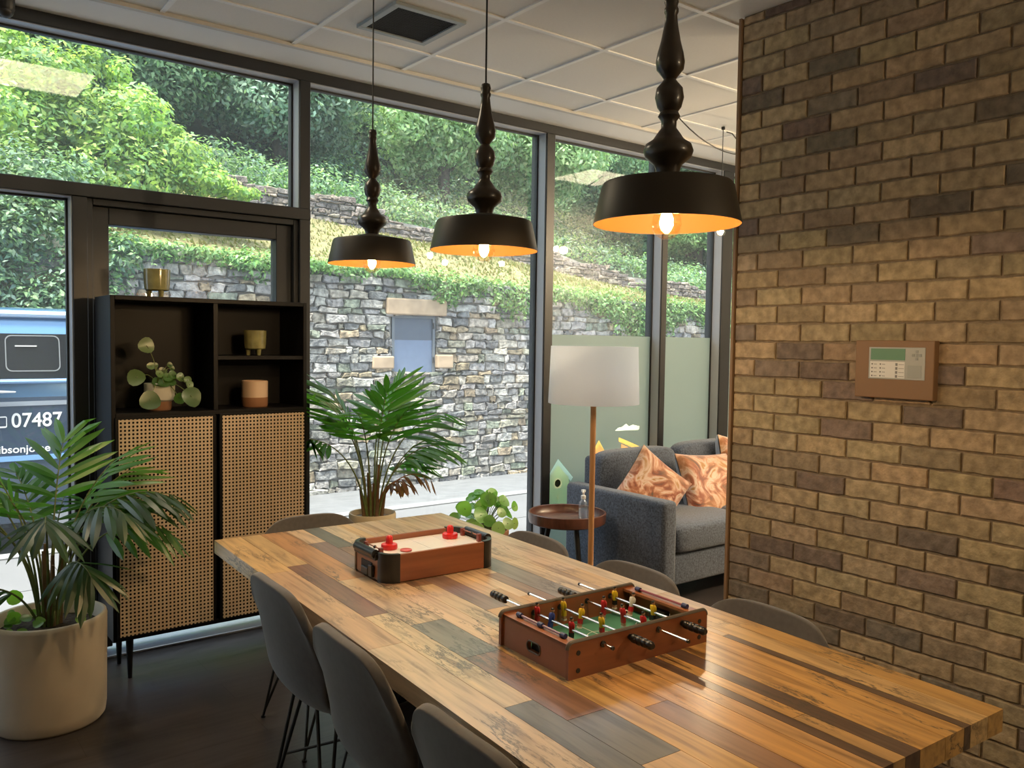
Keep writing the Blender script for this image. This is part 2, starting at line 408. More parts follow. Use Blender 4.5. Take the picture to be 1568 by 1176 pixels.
# brick wall -------------------------------------------------------
BW = 3.03
wall = MB(); wall.box(BW + .008, BW + .30, Y0, 2.322, 0, CZ + .02)
bw = wall.build('wall_right', mortar_m, kind='structure', smooth=False)
br = MB(); rnd = random.Random(11)
P_, L_ = .0755, .2185
k = 0
zt = 1.977 + 13 * P_
row = -13
while zt > -.02:
    z1, z0 = zt - .0038, zt - P_ + .0038
    if row % 2 == 0: edges = [2.3215, 2.1115]
    else: edges = [2.3215, 2.2165]
    while edges[-1] > -2.5: edges.append(edges[-1] - L_)
    for e0, e1 in zip(edges[:-1], edges[1:]):
        y1, y0 = e0 - (.0 if e0 > 2.32 else .0042), e1 + .0042
        zz1 = min(z1, CZ - .002); zz0 = max(z0, .002)
        if zz1 - zz0 < .015: continue
        p = rnd.random()
        if p < .16: c = jit((.235, .180, .140), .18, rnd)
        elif p < .40: c = jit((.34, .26, .17), .10, rnd)
        else: c = jit((.43, .33, .205), .10, rnd)
        # slab with wobbly outline
        n = 6; pts = []
        wob = .0022
        for i in range(n): pts.append((y0 + (y1 - y0) * i / n, zz0 + rnd.uniform(-wob, wob)))
        pts.append((y1, zz0 + rnd.uniform(-.001, .001)))
        for i in range(n): pts.append((y1 - (y1 - y0) * i / n - (0 if i == 0 and False else 0), zz1 + rnd.uniform(-wob, wob)))
        pts.append((y0, zz1 + rnd.uniform(-.001, .001)))
        cyy, czz = (y0 + y1) / 2, (zz0 + zz1) / 2; d = rnd.uniform(-.0015, .0015)
        N = len(pts)
        def inset(q, s_): return (cyy + (q[0] - cyy) * (1 - s_ / (y1 - y0) * 2), czz + (q[1] - czz) * (1 - s_ / (zz1 - zz0) * 2))
        ring0 = [(BW + .012, a, b) for a, b in pts]
        ring1 = [(BW + .003 + d, a, b) for a, b in pts]
        ring2 = [(BW - .0015 + d,) + inset(q, .004) for q in pts]
        fs = []
        for rr in range(2):
            for i in range(N): k2 = (i + 1) % N; fs.append((rr * N + i, rr * N + k2, (rr + 1) * N + k2, (rr + 1) * N + i))
        fs.append(tuple(2 * N + i for i in range(N)))
        br.add(ring0 + ring1 + ring2, fs, c)
    zt -= P_; row += 1
br.build('brickwork', brick_m, bw, smooth=True, ang=30)
MB().box(3.018, 3.34, 2.324, 2.338, 0, CZ - .004).build('trim_1', trim_wood, kind='structure', smooth=False, bevel=.002)

# ------------------------------------------------------------------ glazed front
YF = 4.2
def member(name, x0, x1, z0, z1, y0=YF, y1=YW + .06):
    return MB().box(x0, x1, y0, y1, z0, z1).build(name, frame_metal, kind='structure', smooth=False, bevel=.003, seg=1)
HZ0 = 2.858
member('trim_2', X0, X1, HZ0, 2.914)                        # head rail
member('trim_3', X0, .806, 0, .03, YF + .03); member('trim_12', 1.821, X1, 0, .03, YF + .03)   # sill track
member('trim_4', .744, .806, 0, 2.135)                         # mullion left of the door
member('trim_5', 1.821, 1.88, 0, HZ0)                        # mullion right of the door
member('trim_6', 3.505, 3.575, 0, HZ0)
member('trim_7', 4.615, 4.672, 0, HZ0)
member('trim_8', 5.30, 5.42, 0, HZ0)
member('trim_9', X0, 1.88, 2.135, 2.196, YF - .004)          # transom
member('trim_10', -1.02, -.96, 0, HZ0)
MB().box(.81, 1.818, 4.19, 4.36, 0, .012).build('trim_11', alu, kind='structure', smooth=False, bevel=.003)  # door threshold strip
def pane(name, x0, x1, z0, z1, film=None, y=YW):
    r = struct(name)
    MB().box(x0, x1, y - .003, y + .003, z0, z1).build('pane', glass, r, smooth=False)
    g = MB(); w = .012; a, b = y - .014, y + .014
    g.box(x0, x0 + w, a, b, z0, z1); g.box(x1 - w, x1, a, b, z0, z1); g.box(x0 + w, x1 - w, a, b, z0, z0 + w); g.box(x0 + w, x1 - w, a, b, z1 - w, z1)
    g.build('gasket', rubber, r, smooth=False)
    g = MB(); a, b = YF + .012, y - .015
    g.box(x0 - .001, x0 + .003, a, b, z0, z1); g.box(x1 - .003, x1 + .001, a, b, z0, z1); g.box(x0 + .003, x1 - .003, a, b, z1 - .003, z1 + .001)
    g.build('glazing_bead', bead_m, r, smooth=False)
    if film: MB().box(x0 + w, x1 - w, y - .006, y - .0035, z0 + w, film).build('frosted_film', frost, r, smooth=False)
    return r
pane('window_1', -.96, 1.821, 2.196, HZ0); pane('window_2', -.96, .744, .03, 2.135)
pane('window_4', 1.88, 3.505, .03, HZ0)
pane('window_5', 3.575, 4.615, .03, HZ0, film=1.562)
pane('window_6', 4.672, 5.30, .03, HZ0, film=1.562)
pane('window_7', 5.42, X1, .03, HZ0, film=1.562)
pane('window_3', X0, -1.02, .03, 2.135); pane('window_8', X0, -1.02, 2.196, HZ0)
# the door behind the cabinet
dr = struct('door_1')
g = MB(); a, b = YF + .02, YW + .03
g.box(.806, .832, a, b, .03, 2.135); g.box(1.795, 1.821, a, b, .03, 2.135); g.box(.832, 1.795, a, b, 2.105, 2.135)
g.build('door_frame', frame_metal, dr, smooth=False, bevel=.003, seg=1)
g = MB(); a, b = YF + .05, YW + .03
g.box(.833, .905, a, b, .035, 2.104); g.box(1.712, 1.794, a, b, .035, 2.104); g.box(.905, 1.712, a, b, 2.025, 2.104); g.box(.905, 1.712, a, b, .048, .125)
g.build('door_leaf', frame_metal, dr, smooth=False, bevel=.003, seg=1)
MB().box(.905, 1.712, YW - .003, YW + .003, .014, 2.025).build('pane', glass, dr, smooth=False)
# stickers on the frosted glass
YS = YW - .0065
def sticker(name, label, polys):
    mb = MB()
    for poly, c in polys: mb.prism(poly, YS - .0012 - .0003 * polys.index((poly, c)), YS, axis='y', col=c)
    o = mb.build(name, translucent_mat('sticker_vinyl', (1, 1, 1), (2.4, 2.4, 2.4), .6, attr=True, glossy=.03) if 'sticker_vinyl' not in MATS else MATS['sticker_vinyl'], smooth=False)
    return tag(o, label, 'sticker', 'bird house stickers on the frosted glass' if 'bird' in name else None)
def circ(cx, cz, r, n=16): return [(cx + r * math.cos(2 * PI * i / n), cz + r * math.sin(2 * PI * i / n)) for i in range(n)]
GRN, BLU, YEL, ORG, CRM = (.58, .68, .58), (.56, .70, .75), (.90, .78, .45), (.90, .66, .45), (.84, .82, .70)
sticker('birdhouse_sticker', 'green bird house sticker with blue roof low on the frosted pane',
        [([(3.63, .30), (3.722, .30), (3.722, .512)] + [(3.722 + .038 * math.cos(R(-90 - 20 * i)), .55 + .038 * math.sin(R(-90 - 20 * i))) for i in range(1, 18)] + [(3.7225, .512), (3.7225, .30), (3.82, .30), (3.82, .585), (3.72, .68), (3.63, .585)], GRN),
         ([(3.605, .565), (3.625, .555), (3.72, .675), (3.84, .555), (3.858, .58), (3.722, .715)], BLU),
         ([(3.722 + .036 * math.cos(R(-90 + 20 * i)), .55 + .036 * math.sin(R(-90 + 20 * i))) for i in range(19)] + [(3.722 + .027 * math.cos(R(270 - 20 * i)), .55 + .027 * math.sin(R(270 - 20 * i))) for i in range(19)], CRM), (circ(3.722, .55, .026), (.05, .07, .05)), (circ(3.722, .45, .009), CRM)])
sticker('birdhouse_sticker', 'yellow bird house sticker peeking over the sofa back behind the lamp pole',
        [([(4.02, .45), (4.19, .45), (4.19, .70), (4.105, .79), (4.02, .70)], ORG),
         ([(3.985, .66), (4.01, .65), (4.10, .775), (4.19, .655), (4.21, .67), (4.10, .82)], YEL)])
sticker('birdhouse_sticker', 'orange bird house sticker with slanted yellow roof behind the sofa back',
        [([(4.325, .45), (4.50, .45), (4.50, .71), (4.325, .78)], ORG),
         ([(4.30, .80), (4.53, .715), (4.53, .745), (4.30, .83)], YEL)])
sticker('cloud_sticker', 'small white cloud sticker high on the frosted pane',
        [([(4.26, .88), (4.50, .875), (4.51, .90), (4.44, .915), (4.40, .905), (4.37, .925), (4.33, .905), (4.29, .90)], (.9, .92, .92))])

# ceiling vent + lit panels ----------------------------------------
t = thing('ceiling_vent', 'square black ceiling vent in a grey frame', 'vent', (1.955, 3.305, CZ))
f = MB()
for a in ((-.178, .178, -.178, -.148), (-.178, .178, .148, .178), (-.178, -.148, -.148, .148), (.148, .178, -.148, .148)): f.box(a[0], a[1], a[2], a[3], -.012, .004)
f.build('frame', vent_grey, t, smooth=False, bevel=.002, seg=1)
f = MB()
for i in range(22): yy = -.145 + i * .0138; f.box(-.15, .15, yy, yy + .004, -.006, .012)
for i in range(22): yy = -.145 + i * .0138; f.box(yy, yy + .0025, -.15, .15, -.004, .012)
f.build('grille', vent_black, t, smooth=False)
MB().box(-.152, .152, -.152, .152, .0125, .03).build('duct', vent_black, t, smooth=False)
led0 = None
lab = ['by the window at the left end of the room', 'above the sofa corner']
for (lx, ly), w in zip(LEDS, lab):
    if led0 is None:
        led0 = t = thing('ceiling_light', 'square lit ceiling panel ' + w, 'light', (lx + .3, ly + .3, CZ), group='lit ceiling panels')
        f = MB()
        for a in ((-.29, .29, -.29, -.265), (-.29, .29, .265, .29), (-.29, -.265, -.265, .265), (.265, .29, -.265, .265)): f.box(a[0], a[1], a[2], a[3], -.006, .014)
        f.build('frame', grid_white, t, smooth=False)
        MB().box(-.265, .265, -.265, .265, -.002, .012).build('diffuser', led_m, t, smooth=False)
    else: dup(led0, (lx + .3, ly + .3, CZ), label='square lit ceiling panel ' + w)

# ------------------------------------------------------------------ dining table
TA = R(-2.8); TC = (1.433, 1.906)
def on_table(u, v, z=.76):
    return (TC[0] + u * math.cos(TA) - v * math.sin(TA), TC[1] + u * math.sin(TA) + v * math.cos(TA), z)
tab = thing('dining_table', 'long dining table topped with mixed reclaimed boards', 'table', (TC[0], TC[1], 0), TA)
PALE, TAN, YLW, ORG_, RBR, GRG, PUR, DRK, BRN = (.54, .41, .26), (.48, .335, .19), (.54, .36, .17), (.42, .23, .10), (.22, .115, .07), (.15, .135, .10), (.22, .15, .125), (.11, .07, .05), (.27, .16, .095)
GRY = (.20, .17, .14)
strips = [(-.483, -.385, [(-.15, PALE), (.62, TAN), (1.165, YLW)]),
          (-.385, -.312, [(-1.0, TAN), (-.595, GRG), (.074, PALE), (.67, RBR), (1.165, YLW)]),
          (-.312, -.212, [(-.92, YLW), (-.71, GRG), (-.32, RBR), (-.05, GRY), (.43, PALE), (1.165, ORG_)]),
          (-.212, -.142, [(-.30, YLW), (.30, PALE), (.56, BRN), (.93, PUR), (1.165, PALE)]),
          (-.142, -.075, [(-.75, BRN), (-.28, YLW), (.25, PALE), (.82, BRN), (1.165, GRG)]),
          (-.075, .0, [(-.60, YLW), (-.05, TAN), (.31, PUR), (.70, ORG_), (1.165, PALE)]),
          (.0, .045, [(-.4, TAN), (.35, PALE), (1.165, YLW)]),
          (.045, .075, [(-.50, DRK), (.1, TAN), (1.165, PALE)]),
          (.075, .115, [(-.95, TAN), (.0, YLW), (.6, PALE), (1.165, TAN)]),
          (.115, .165, [(-.25, DRK), (.25, BRN), (1.165, PALE)]),
          (.165, .255, [(-.45, YLW), (-.15, BRN), (.50, GRY), (1.165, PALE)]),
          (.255, .325, [(-.35, YLW), (.35, PALE), (.75, TAN), (1.165, PALE)]),
          (.325, .350, [(-.55, DRK), (.30, TAN), (1.165, PALE)]),
          (.350, .420, [(.15, YLW), (.9, PALE), (1.165, TAN)]),
          (.420, .483, [(-.2, YLW), (.65, PALE), (1.165, PALE)])]
tp = MB(); rnd = random.Random(5)
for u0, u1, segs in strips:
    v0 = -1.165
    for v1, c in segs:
        if v1 <= .1 and u0 > -.3 and c[0] > .4: c = (c[0] * .94, c[1] * .82, c[2] * .62)  # near boards tinted orange: the pendants' warm light put into their colour
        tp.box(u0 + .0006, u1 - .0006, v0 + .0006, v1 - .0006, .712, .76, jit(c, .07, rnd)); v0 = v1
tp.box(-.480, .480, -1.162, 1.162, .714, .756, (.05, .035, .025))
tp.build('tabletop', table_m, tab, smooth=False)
for su, v in ((-1, .072), (-1, -.460), (1, .297), (1, -.229)):
    f = MB(); f.prism([(su * .38 - .035, 0), (su * .38 + .035, 0), (su * .20 + .035, .712), (su * .20 - .035, .712)][::1], v - .012, v + .012, axis='y')
    f.build('leg', black_metal, tab, smooth=False, bevel=.003, seg=1)
MB().box(-.03, .03, -.60, .60, .655, .712).build('stretcher', black_metal, tab, smooth=False, bevel=.004, seg=1)

# ------------------------------------------------------------------ chairs
def chair_shell():
    prof = catmull([(.235, .435), (.20, .462), (.08, .452), (-.08, .435), (-.165, .442), (-.222, .49), (-.250, .58), (-.268, .68), (-.280, .755), (-.284, .790)], 4)
    n = len(prof)
    def hw(t):
        pts = [(0, .17), (.06, .205), (.25, .232), (.5, .225), (.7, .228), (.85, .226), (.93, .224), (1.0, .220)]
        for (a, x), (b, y) in zip(pts[:-1], pts[1:]):
            if t <= b: return x + (y - x) * (t - a) / (b - a)
        return pts[-1][1]
    def fn(i, j):
        u = i * 2 - 1; k = min(int(round(j * (n - 1))), n - 1); y, z = prof[k]; t = k / (n - 1)
        w = hw(t); bk = max(0, min(1, (t - .42) / .25)); u3 = abs(u) ** 2.4
        if t > .62:
            z0_ = .56; zt_ = .790 - .085 * abs(u) ** 5 - .006 * u * u
            z = z0_ + (z - z0_) * (zt_ - z0_) / (.790 - z0_) if z > z0_ else z
        return (u * w, y + (.055 - .03 * max(0, (t - .7) / .3)) * u3 * bk, z + .045 * u3 * (1 - bk))
    return fn, n
fn, n = chair_shell()
def make_chair(label, loc, rz):
    t = thing('dining_chair', label, 'chair', loc, rz, 'grey dining chairs around the table')
    m = MB(); m.grid(fn, 22, n - 1)
    o = m.build('seat_shell', fabric_m, t)
    sd = o.modifiers.new('thick', 'SOLIDIFY'); sd.thickness = .026; sd.offset = 0
    sb = o.modifiers.new('sub', 'SUBSURF'); sb.levels = 1; sb.render_levels = 1
    for sx in (-1, 1):
        for sy in (-1, 1):
            g = MB(); foot = (sx * .225, sy * .215 + .005, .008)
            for ox, oy in ((.15, .13), (.05, .15)):
                g.tube([(sx * ox, sy * oy - .01, .44 if sy < 0 else .448), (foot[0] * .98, foot[1] * .98, .03), foot], .0055, 8)
            g.lathe([(.0, 0), (.010, 0), (.010, .012), (0, .014)], 10, foot[0], foot[1], -.006)
            g.build('leg', black_metal, t)
    g = MB()
    for sy in (-1, 1): g.tube([(-.185, sy * .17, .20), (0, sy * .03, .285), (.185, sy * .17, .20)], .0045, 8)
    g.build('brace', black_metal, t)
    g = MB(); g.tube([(-.15, .13, .437), (.15, .13, .437), (.15, -.14, .425), (-.15, -.14, .425), (-.15, .13, .437)], .007, 8); g.build('seat_frame', black_metal, t)
    return t
ch0 = make_chair('grey chair at the left side of the table, nearest the cane cabinet', (1.178, 2.265, 0), R(-92)); ch0.scale = (1, 1, 1.04)
dup(ch0, (1.138, 1.735, 0), R(-93), 'middle grey chair on the left side of the table', (1, 1, 1.04))
dup(ch0, (1.105, 1.195, 0), R(-92), 'grey chair cut off by the bottom edge, left side of the table', (1, 1, 1.04))
dup(ch0, (1.435, 2.965, 0), R(178), 'grey chair at the far head of the table in front of the cabinet', (.95, 1, .985))
dup(ch0, (1.755, 2.455, 0), R(87), 'grey chair on the far right of the table beside the round side table', (1, 1, .975))
dup(ch0, (1.745, 1.92, 0), R(88), 'grey chair on the right of the table in front of the sofa arm', (1, 1, .975))
dup(ch0, (1.735, 1.405, 0), R(87), 'grey chair pushed in at the right, against the brick wall', (1, 1, .975))

# ------------------------------------------------------------------ pendants
PROF = [(.024, .108), (.026, .118), (.030, .128), (.050, .145), (.054, .158), (.049, .172), (.034, .182), (.026, .194), (.0165, .207), (.0165, .222), (.024, .232), (.019, .242),
        (.026, .252), (.031, .272), (.028, .292), (.016, .306), (.013, .311), (.017, .317), (.029, .332), (.031, .348), (.028, .366), (.021, .392), (.015, .425), (.0125, .447), (.0155, .453), (.0155, .459), (.0125, .465), (.0155, .474), (.0125, .486), (.004, .490)]
PEND = [((1.481, 2.77, 1.786), 'black pendant lamp farthest away, above the far end of the table'),
        ((1.458, 2.033, 1.776), 'middle black pendant lamp over the table'),
        ((1.386, 1.252, 1.767), 'nearest and largest looking black pendant lamp, against the brick wall')]
for (px, py, pz), lab_ in PEND:
    t = thing('pendant_lamp', lab_, 'lamp', (px, py, pz), group='turned wood pendant lamps over the table')
    s_ = MB(); s_.lathe([(.1585, .0), (.16, .0), (.1425, .080), (.1385, .087), (.065, .1015), (.03, .1085), (.0, .1085)], 64); s_.build('lamp_shade', shade_metal, t, ang=25)
    s_ = MB(); s_.lathe([(.1583, .0005), (.1410, .079), (.137, .0845), (.064, .099), (.0, .1055)], 64); s_.build('shade_lining', gold_inside, t, ang=25)
    s_ = MB(); s_.lathe(PROF, 32); s_.build('turned_stem', turned_wood, t, ang=60)
    s_ = MB(); s_.tube([(0, 0, .488), (0, 0, CZ - pz - .02)], .0028, 8); s_.build('cord', black_metal, t)
    s_ = MB(); s_.lathe([(0, CZ - pz - .028), (.045, CZ - pz - .028), (.05, CZ - pz - .022), (.05, CZ - pz - .001)], 32); s_.build('ceiling_rose', black_metal, t)
    s_ = MB(); s_.lathe([(.0, .1), (.019, .1), (.019, .058), (.0, .056)], 20); s_.build('lamp_holder', black_metal, t)
    s_ = MB(); s_.lathe([(.013, .056), (.014, .046), (.020, .036), (.029, .018), (.0325, .002), (.030, -.012), (.022, -.024), (.010, -.0305), (.0, -.0315)], 28)
    b_ = s_.build('bulb', bulb_glass, t)
    s_ = MB(); s_.lathe([(.0, -.014), (.008, -.013), (.0125, -.004), (.0135, .008), (.011, .022), (.006, .032), (0, .034)], 18); s_.build('filament', filament, b_)
    L = bpy.data.lights.new('bulb_light', 'POINT'); L.energy = 12; L.color = (1, .72, .42); L.shadow_soft_size = .02
    lo = bpy.data.objects.new('bulb_light', L); COL.objects.link(lo); lo.parent = t; lo.location = (0, 0, -.004)

# hanging bare bulb near the sofa + swagged cable
def hanging_bulb(label, x, y, z, group='bare filament bulbs on cords', energy=5):
    t = thing('hanging_bulb', label, 'lamp', (x, y, z), group=group)
    s_ = MB(); s_.tube([(0, 0, .09), (0, 0, CZ - z - .01)], .0028, 8); s_.build('cord', black_metal, t)
    s_ = MB(); s_.lathe([(0, .10), (.016, .10), (.018, .05), (0, .048)], 18); s_.build('lamp_holder', brass, t)
    s_ = MB(); s_.lathe([(.012, .05), (.014, .042), (.022, .028), (.030, .010), (.0315, -.004), (.027, -.018), (.016, -.028), (.0, -.032)], 22)
    b_ = s_.build('bulb', bulb_glass, t)
    s_ = MB(); s_.lathe([(0, -.012), (.006, -.012), (.008, .0), (.008, .02), (0, .026)], 12); s_.build('filament', filament, b_)
    s_ = MB(); s_.tube([(-.012, 0, CZ - z - .012), (.012, 0, CZ - z - .012)], .006, 8); s_.lathe([(0, CZ - z - .02), (.012, CZ - z - .02), (.012, CZ - z - .003)], 14); s_.build('ceiling_hook', black_metal, t)
    L = bpy.data.lights.new('bulb_light', 'POINT'); L.energy = energy; L.color = (1, .84, .62); L.shadow_soft_size = .03
    lo = bpy.data.objects.new('bulb_light', L); COL.objects.link(lo); lo.parent = t; lo.location = (0, 0, 0)
    return t
hanging_bulb('bare lit bulb hanging by a cord next to the brick wall end', 4.42, 3.525, 2.245)
for (bx, bz), w in zip([(4.75, 2.41), (4.94, 2.35), (5.70, 2.39), (6.10, 2.62), (6.35, 2.62), (6.5, 2.62)], 'abcdef'):
    hanging_bulb('bare bulb hung in the sofa room behind the brick wall', bx, 1.0, bz, energy=26)
hanging_bulb('bare bulb hung in the rear of the room, beside the brick wall', 2.55, -1.1, 2.05, energy=22)
sw = MB()
def sag(a, b, d, n=14): return [tuple(Vector(a).lerp(Vector(b), i / n) - Vector((0, 0, d * 4 * (i / n) * (1 - i / n)))) for i in range(n + 1)]
sw.tube(sag((3.85, 3.46, CZ - .004), (4.95, 3.40, CZ - .004), .19), .004, 8)
o = sw.build('ceiling_cable', black_metal); tag(o, 'black cable swagging across the ceiling behind the nearest pendant', 'cable')
sw = MB(); sw.tube([(4.455, 3.525, CZ - .03), (4.50, 3.515, CZ - .035), (4.56, 3.50, CZ - .09), (4.62, 3.48, CZ - .19), (4.75, 3.45, CZ - .26), (4.95, 3.42, CZ - .2), (5.1, 3.40, CZ - .01)], .004, 8)
o = sw.build('ceiling_cable', black_metal); tag(o, 'black cable looping from the bulb hook to behind the brick wall', 'cable')
o = MB(); o.lathe([(0, -.05), (.03, -.05), (.035, -.04), (.035, 0)], 20); o.sphere((0, 0, -.05), .03)
o = o.build('ceiling_spotlight', black_metal, loc=(.492, 4.14, 2.913)); tag(o, 'small black fitting at the ceiling corner, top left of the window', 'light fitting')

# ------------------------------------------------------------------ cabinet and what stands on it
cab = thing('cabinet', 'black display cabinet with two woven cane doors on thin legs', 'cabinet', (1.264, 4.0, 0))
cx = 1.264
def rel(a): return a - cx
c = MB(); YB, YFc = .15, -.15
xl, xr = .822 - cx, 1.706 - cx
c.box(xl, xl + .018, YFc, YB, .185, 1.684); c.box(xr - .018, xr, YFc, YB, .185, 1.684)
c.box(xl + .018, xr - .018, YFc, YB, 1.664, 1.684); c.box(xl + .018, xr - .018, YFc, YB, .185, .203); c.box(xl + .018, xr - .018, YFc, YB, 1.158, 1.178)
c.box(xl + .018, xr - .018, YB - .008, YB, .203, 1.664)
c.build('carcass', cab_m, cab, smooth=False, bevel=.0015, seg=1)
MB().box(1.256 - cx, 1.276 - cx, YFc + .004, YB - .008, 1.178, 1.664).build('divider', cab_m, cab, smooth=False, bevel=.001, seg=1)
MB().box(1.256 - cx, 1.276 - cx, YFc + .02, YB - .008, .203, 1.158).build('divider', cab_m, cab, smooth=False)
MB().box(1.276 - cx, xr - .018, YFc + .006, YB - .008, 1.408, 1.426).build('shelf', cab_m, cab, smooth=False, bevel=.001, seg=1)
for x0, x1 in ((.842, 1.252), (1.284, 1.694)):
    a, b_ = x0 - cx, x1 - cx
    d = MB(); w = .010; d.box(a - .006, a + w - .004, YFc - .012, YFc + .006, .200, 1.160); d.box(b_ - w + .004, b_ + .006, YFc - .012, YFc + .006, .200, 1.160)
    d.box(a + .006, b_ - .006, YFc - .012, YFc + .006, 1.152, 1.160); d.box(a + .006, b_ - .006, YFc - .012, YFc + .006, .200, .207)
    d.box(a, b_, YFc + .002, YFc + .008, .203, 1.157)
    dd = d.build('door', cab_m, cab, smooth=False)
    MB().box(a + .005, b_ - .005, YFc - .0115, YFc - .0095, .206, 1.153).build('cane_panel', cane, dd, smooth=False)
for sx in (-1, 1):
    for sy in (-1, 1):
        g = MB(); g.lathe([(0, 0), (.009, 0), (.017, .186), (0, .186)], 14, sx * .365, sy * .10); g.build('leg', cab_m, cab)

def legged_planter(label, x, y, z, s=1.0):
    t = thing('planter', label, 'plant pot', (x, y, z), group='olive glazed footed planters')
    m = MB(); N = 48; prof = [(.0, .030), (.045, .030), (.053, .036), (.056, .06), (.058, .128), (.055, .130), (.052, .126), (.050, .05), (0, .046)]
    vs = []
    for r, zz in prof:
        for i in range(N):
            a = 2 * PI * i / N; rr = r * (1 + (.012 * math.cos(12 * a) if r > .05 else 0)); vs.append((rr * s * math.cos(a), rr * s * math.sin(a), zz * s))
    m.add(vs, [(j * N + i, j * N + (i + 1) % N, (j + 1) * N + (i + 1) % N, (j + 1) * N + i) for j in range(len(prof) - 1) for i in range(N)])
    m.build('bowl', olive_glaze, t)
    for k in range(3):
        a = k * 2 * PI / 3 - PI / 2 + .25; g = MB(); g.lathe([(0, 0), (.009 * s, 0), (.014 * s, .036 * s), (0, .036 * s)], 12, .034 * s * math.cos(a), .034 * s * math.sin(a)); g.build('foot', olive_glaze, t)
    return t
legged_planter('olive glazed footed pot standing on top of the cabinet', 1.043, 3.97, 1.684, .98)
legged_planter('olive glazed footed pot on the upper right cabinet shelf', 1.494, 3.975, 1.426, .93)
t = thing('plant_pot', 'two tone beige and tan pot in the lower right cabinet niche', 'plant pot', (1.492, 3.975, 1.178))
g = MB(); g.lathe([(0, 0), (.058, 0), (.062, .006), (.062, .046)], 40); g.build('lower_band', tan_clay, t)
g = MB(); g.lathe([(.062, .046), (.0625, .122), (.058, .126), (.056, .12), (.056, .02), (0, .02)], 40); g.build('upper_band', beige_glaze, t)

def round_leaf(mb, c, r, nrm, col, cup=.12):
    nrm = Vector(nrm).normalized(); a = nrm.orthogonal().normalized(); b = nrm.cross(a); c = Vector(c)
    vs = [tuple(c - nrm * r * cup)]; fs = []
    for ring, rr in ((1, .55), (2, 1.0)):
        for i in range(14):
            th = 2 * PI * i / 14; w = 1 + .06 * math.sin(3 * th + c.x * 50)
            vs.append(tuple(c + (a * math.cos(th) + b * math.sin(th)) * r * rr * w - nrm * r * cup * (1 - rr * rr) + nrm * r * .05 * math.sin(2 * th) * rr))
    for i in range(14):
        k = (i + 1) % 14; fs.append((0, 1 + i, 1 + k)); fs.append((1 + i, 15 + i, 15 + k, 1 + k))
    mb.add(vs, fs, col)
def pilea(t, leaves, base, m_leaf=leaf_m):
    for (lx, ly, lz, r, nx, ny, nz, col) in leaves:
        g = MB(); g.m = 0
        mid = Vector(base).lerp(Vector((lx, ly, lz)), .5) + Vector((0, 0, .03))
        pts = [base, tuple(mid), (lx, ly, lz)]; pts = [p[:3] for p in catmull(pts, 4)]
        g.tube(pts, .0016, 6, col=(.2, .25, .08)); g.m = 1; round_leaf(g, (lx, ly, lz), r, (nx, ny, nz), col)
        g.build('leaf', [stem_m, m_leaf], t)
t = thing('potted_plant', 'round leafed plant in a white pot inside the cabinet', 'plant', (1.052, 3.975, 1.178))
g = MB(); g.lathe([(.052, .040), (.064, .048), (.066, .120), (.062, .123), (.060, .118), (.058, .05), (0, .05)], 40); g.build('pot', white_glaze, t)
g = MB(); g.lathe([(0, 0), (.047, 0), (.052, .012), (.052, .040)], 40); g.build('pot_base', tan_clay, t)
g = MB(); g.lathe([(.0595, .105), (0, .112)], 24); g.build('soil', soil_m, t)
G1, G2, G3 = (.055, .13, .03), (.08, .19, .04), (.14, .24, .07)
lv = [(-.062, -.03, .292, .036, .1, -1, .15, G3), (-.112, -.05, .150, .038, -.3, -1, .3, G3), (-.078, -.145, .054, .044, -.1, -1, .35, G1), (.100, -.145, .065, .046, .2, -1, .25, G1), (.062, -.09, .055, .026, .1, -1, .1, G2),
      (-.045, -.03, .20, .017, 0, -1, .4, G3), (-.012, -.05, .165, .018, .2, -1, .5, G3), (.02, -.06, .15, .022, .1, -1, .6, G2), (.045, -.05, .16, .022, .3, -1, .5, G2), (.075, -.06, .15, .022, .4, -1, .3, G3), (.105, -.07, .135, .021, .4, -1, .2, G3), (.108, -.09, .115, .021, .5, -1, .2, G3),
      (.04, -.02, .205, .013, .1, -1, .3, G2), (.05, -.02, .19, .012, .1, -1, .3, G2), (-.02, -.05, .13, .026, 0, -.8, .8, G1), (.0, -.07, .125, .026, 0, -.8, .8, G1), (.03, -.06, .13, .028, 0, -.7, .8, G1), (-.015, .02, .20, .016, 0, -1, .3, G2), (.015, 0, .175, .02, 0, -1, .4, G1)]
pilea(t, lv, (.0, -.01, .11))
# pilea on the far right of the table, in a planter on the floor
t = thing('potted_plant', 'bright round leafed plant behind the table by the window', 'plant', (2.72, 3.75, 0))
g = MB(); g.lathe([(0, 0), (.10, 0), (.12, .02), (.135, .46), (.128, .465), (.122, .455), (.118, .40), (0, .40)], 40); g.build('planter', tan_clay, t)
g = MB(); g.lathe([(.119, .43), (0, .44)], 24); g.build('soil', soil_m, t)
rnd = random.Random(3); lv = []
for i in range(34):
    a = rnd.uniform(0, 2 * PI); rr = rnd.uniform(.05, .20); zz = .44 + .22 * (1 - (rr / .22) ** 2) * rnd.uniform(.6, 1.05) + .02
    lv.append((rr * math.cos(a), rr * math.sin(a), zz, rnd.uniform(.026, .042), math.cos(a) * .7 - .25, math.sin(a) * .5 - .7, .75, rnd.choice([(.13, .36, .03), (.17, .42, .05), (.10, .28, .03), (.24, .42, .10)])))
lv += [(-.16, -.03, .60, .044, -.3, -1, .5, (.17, .44, .04)), (-.10, -.10, .57, .046, 0, -1, .5, (.13, .36, .03)), (.0, -.05, .66, .036, 0, -1, .4, (.15, .4, .04)), (.17, -.05, .58, .030, .3, -1, .3, (.2, .42, .06)), (.15, -.08, .49, .034, .3, -1, .1, (.3, .4, .12))]
pilea(t, lv, (0, 0, .43))

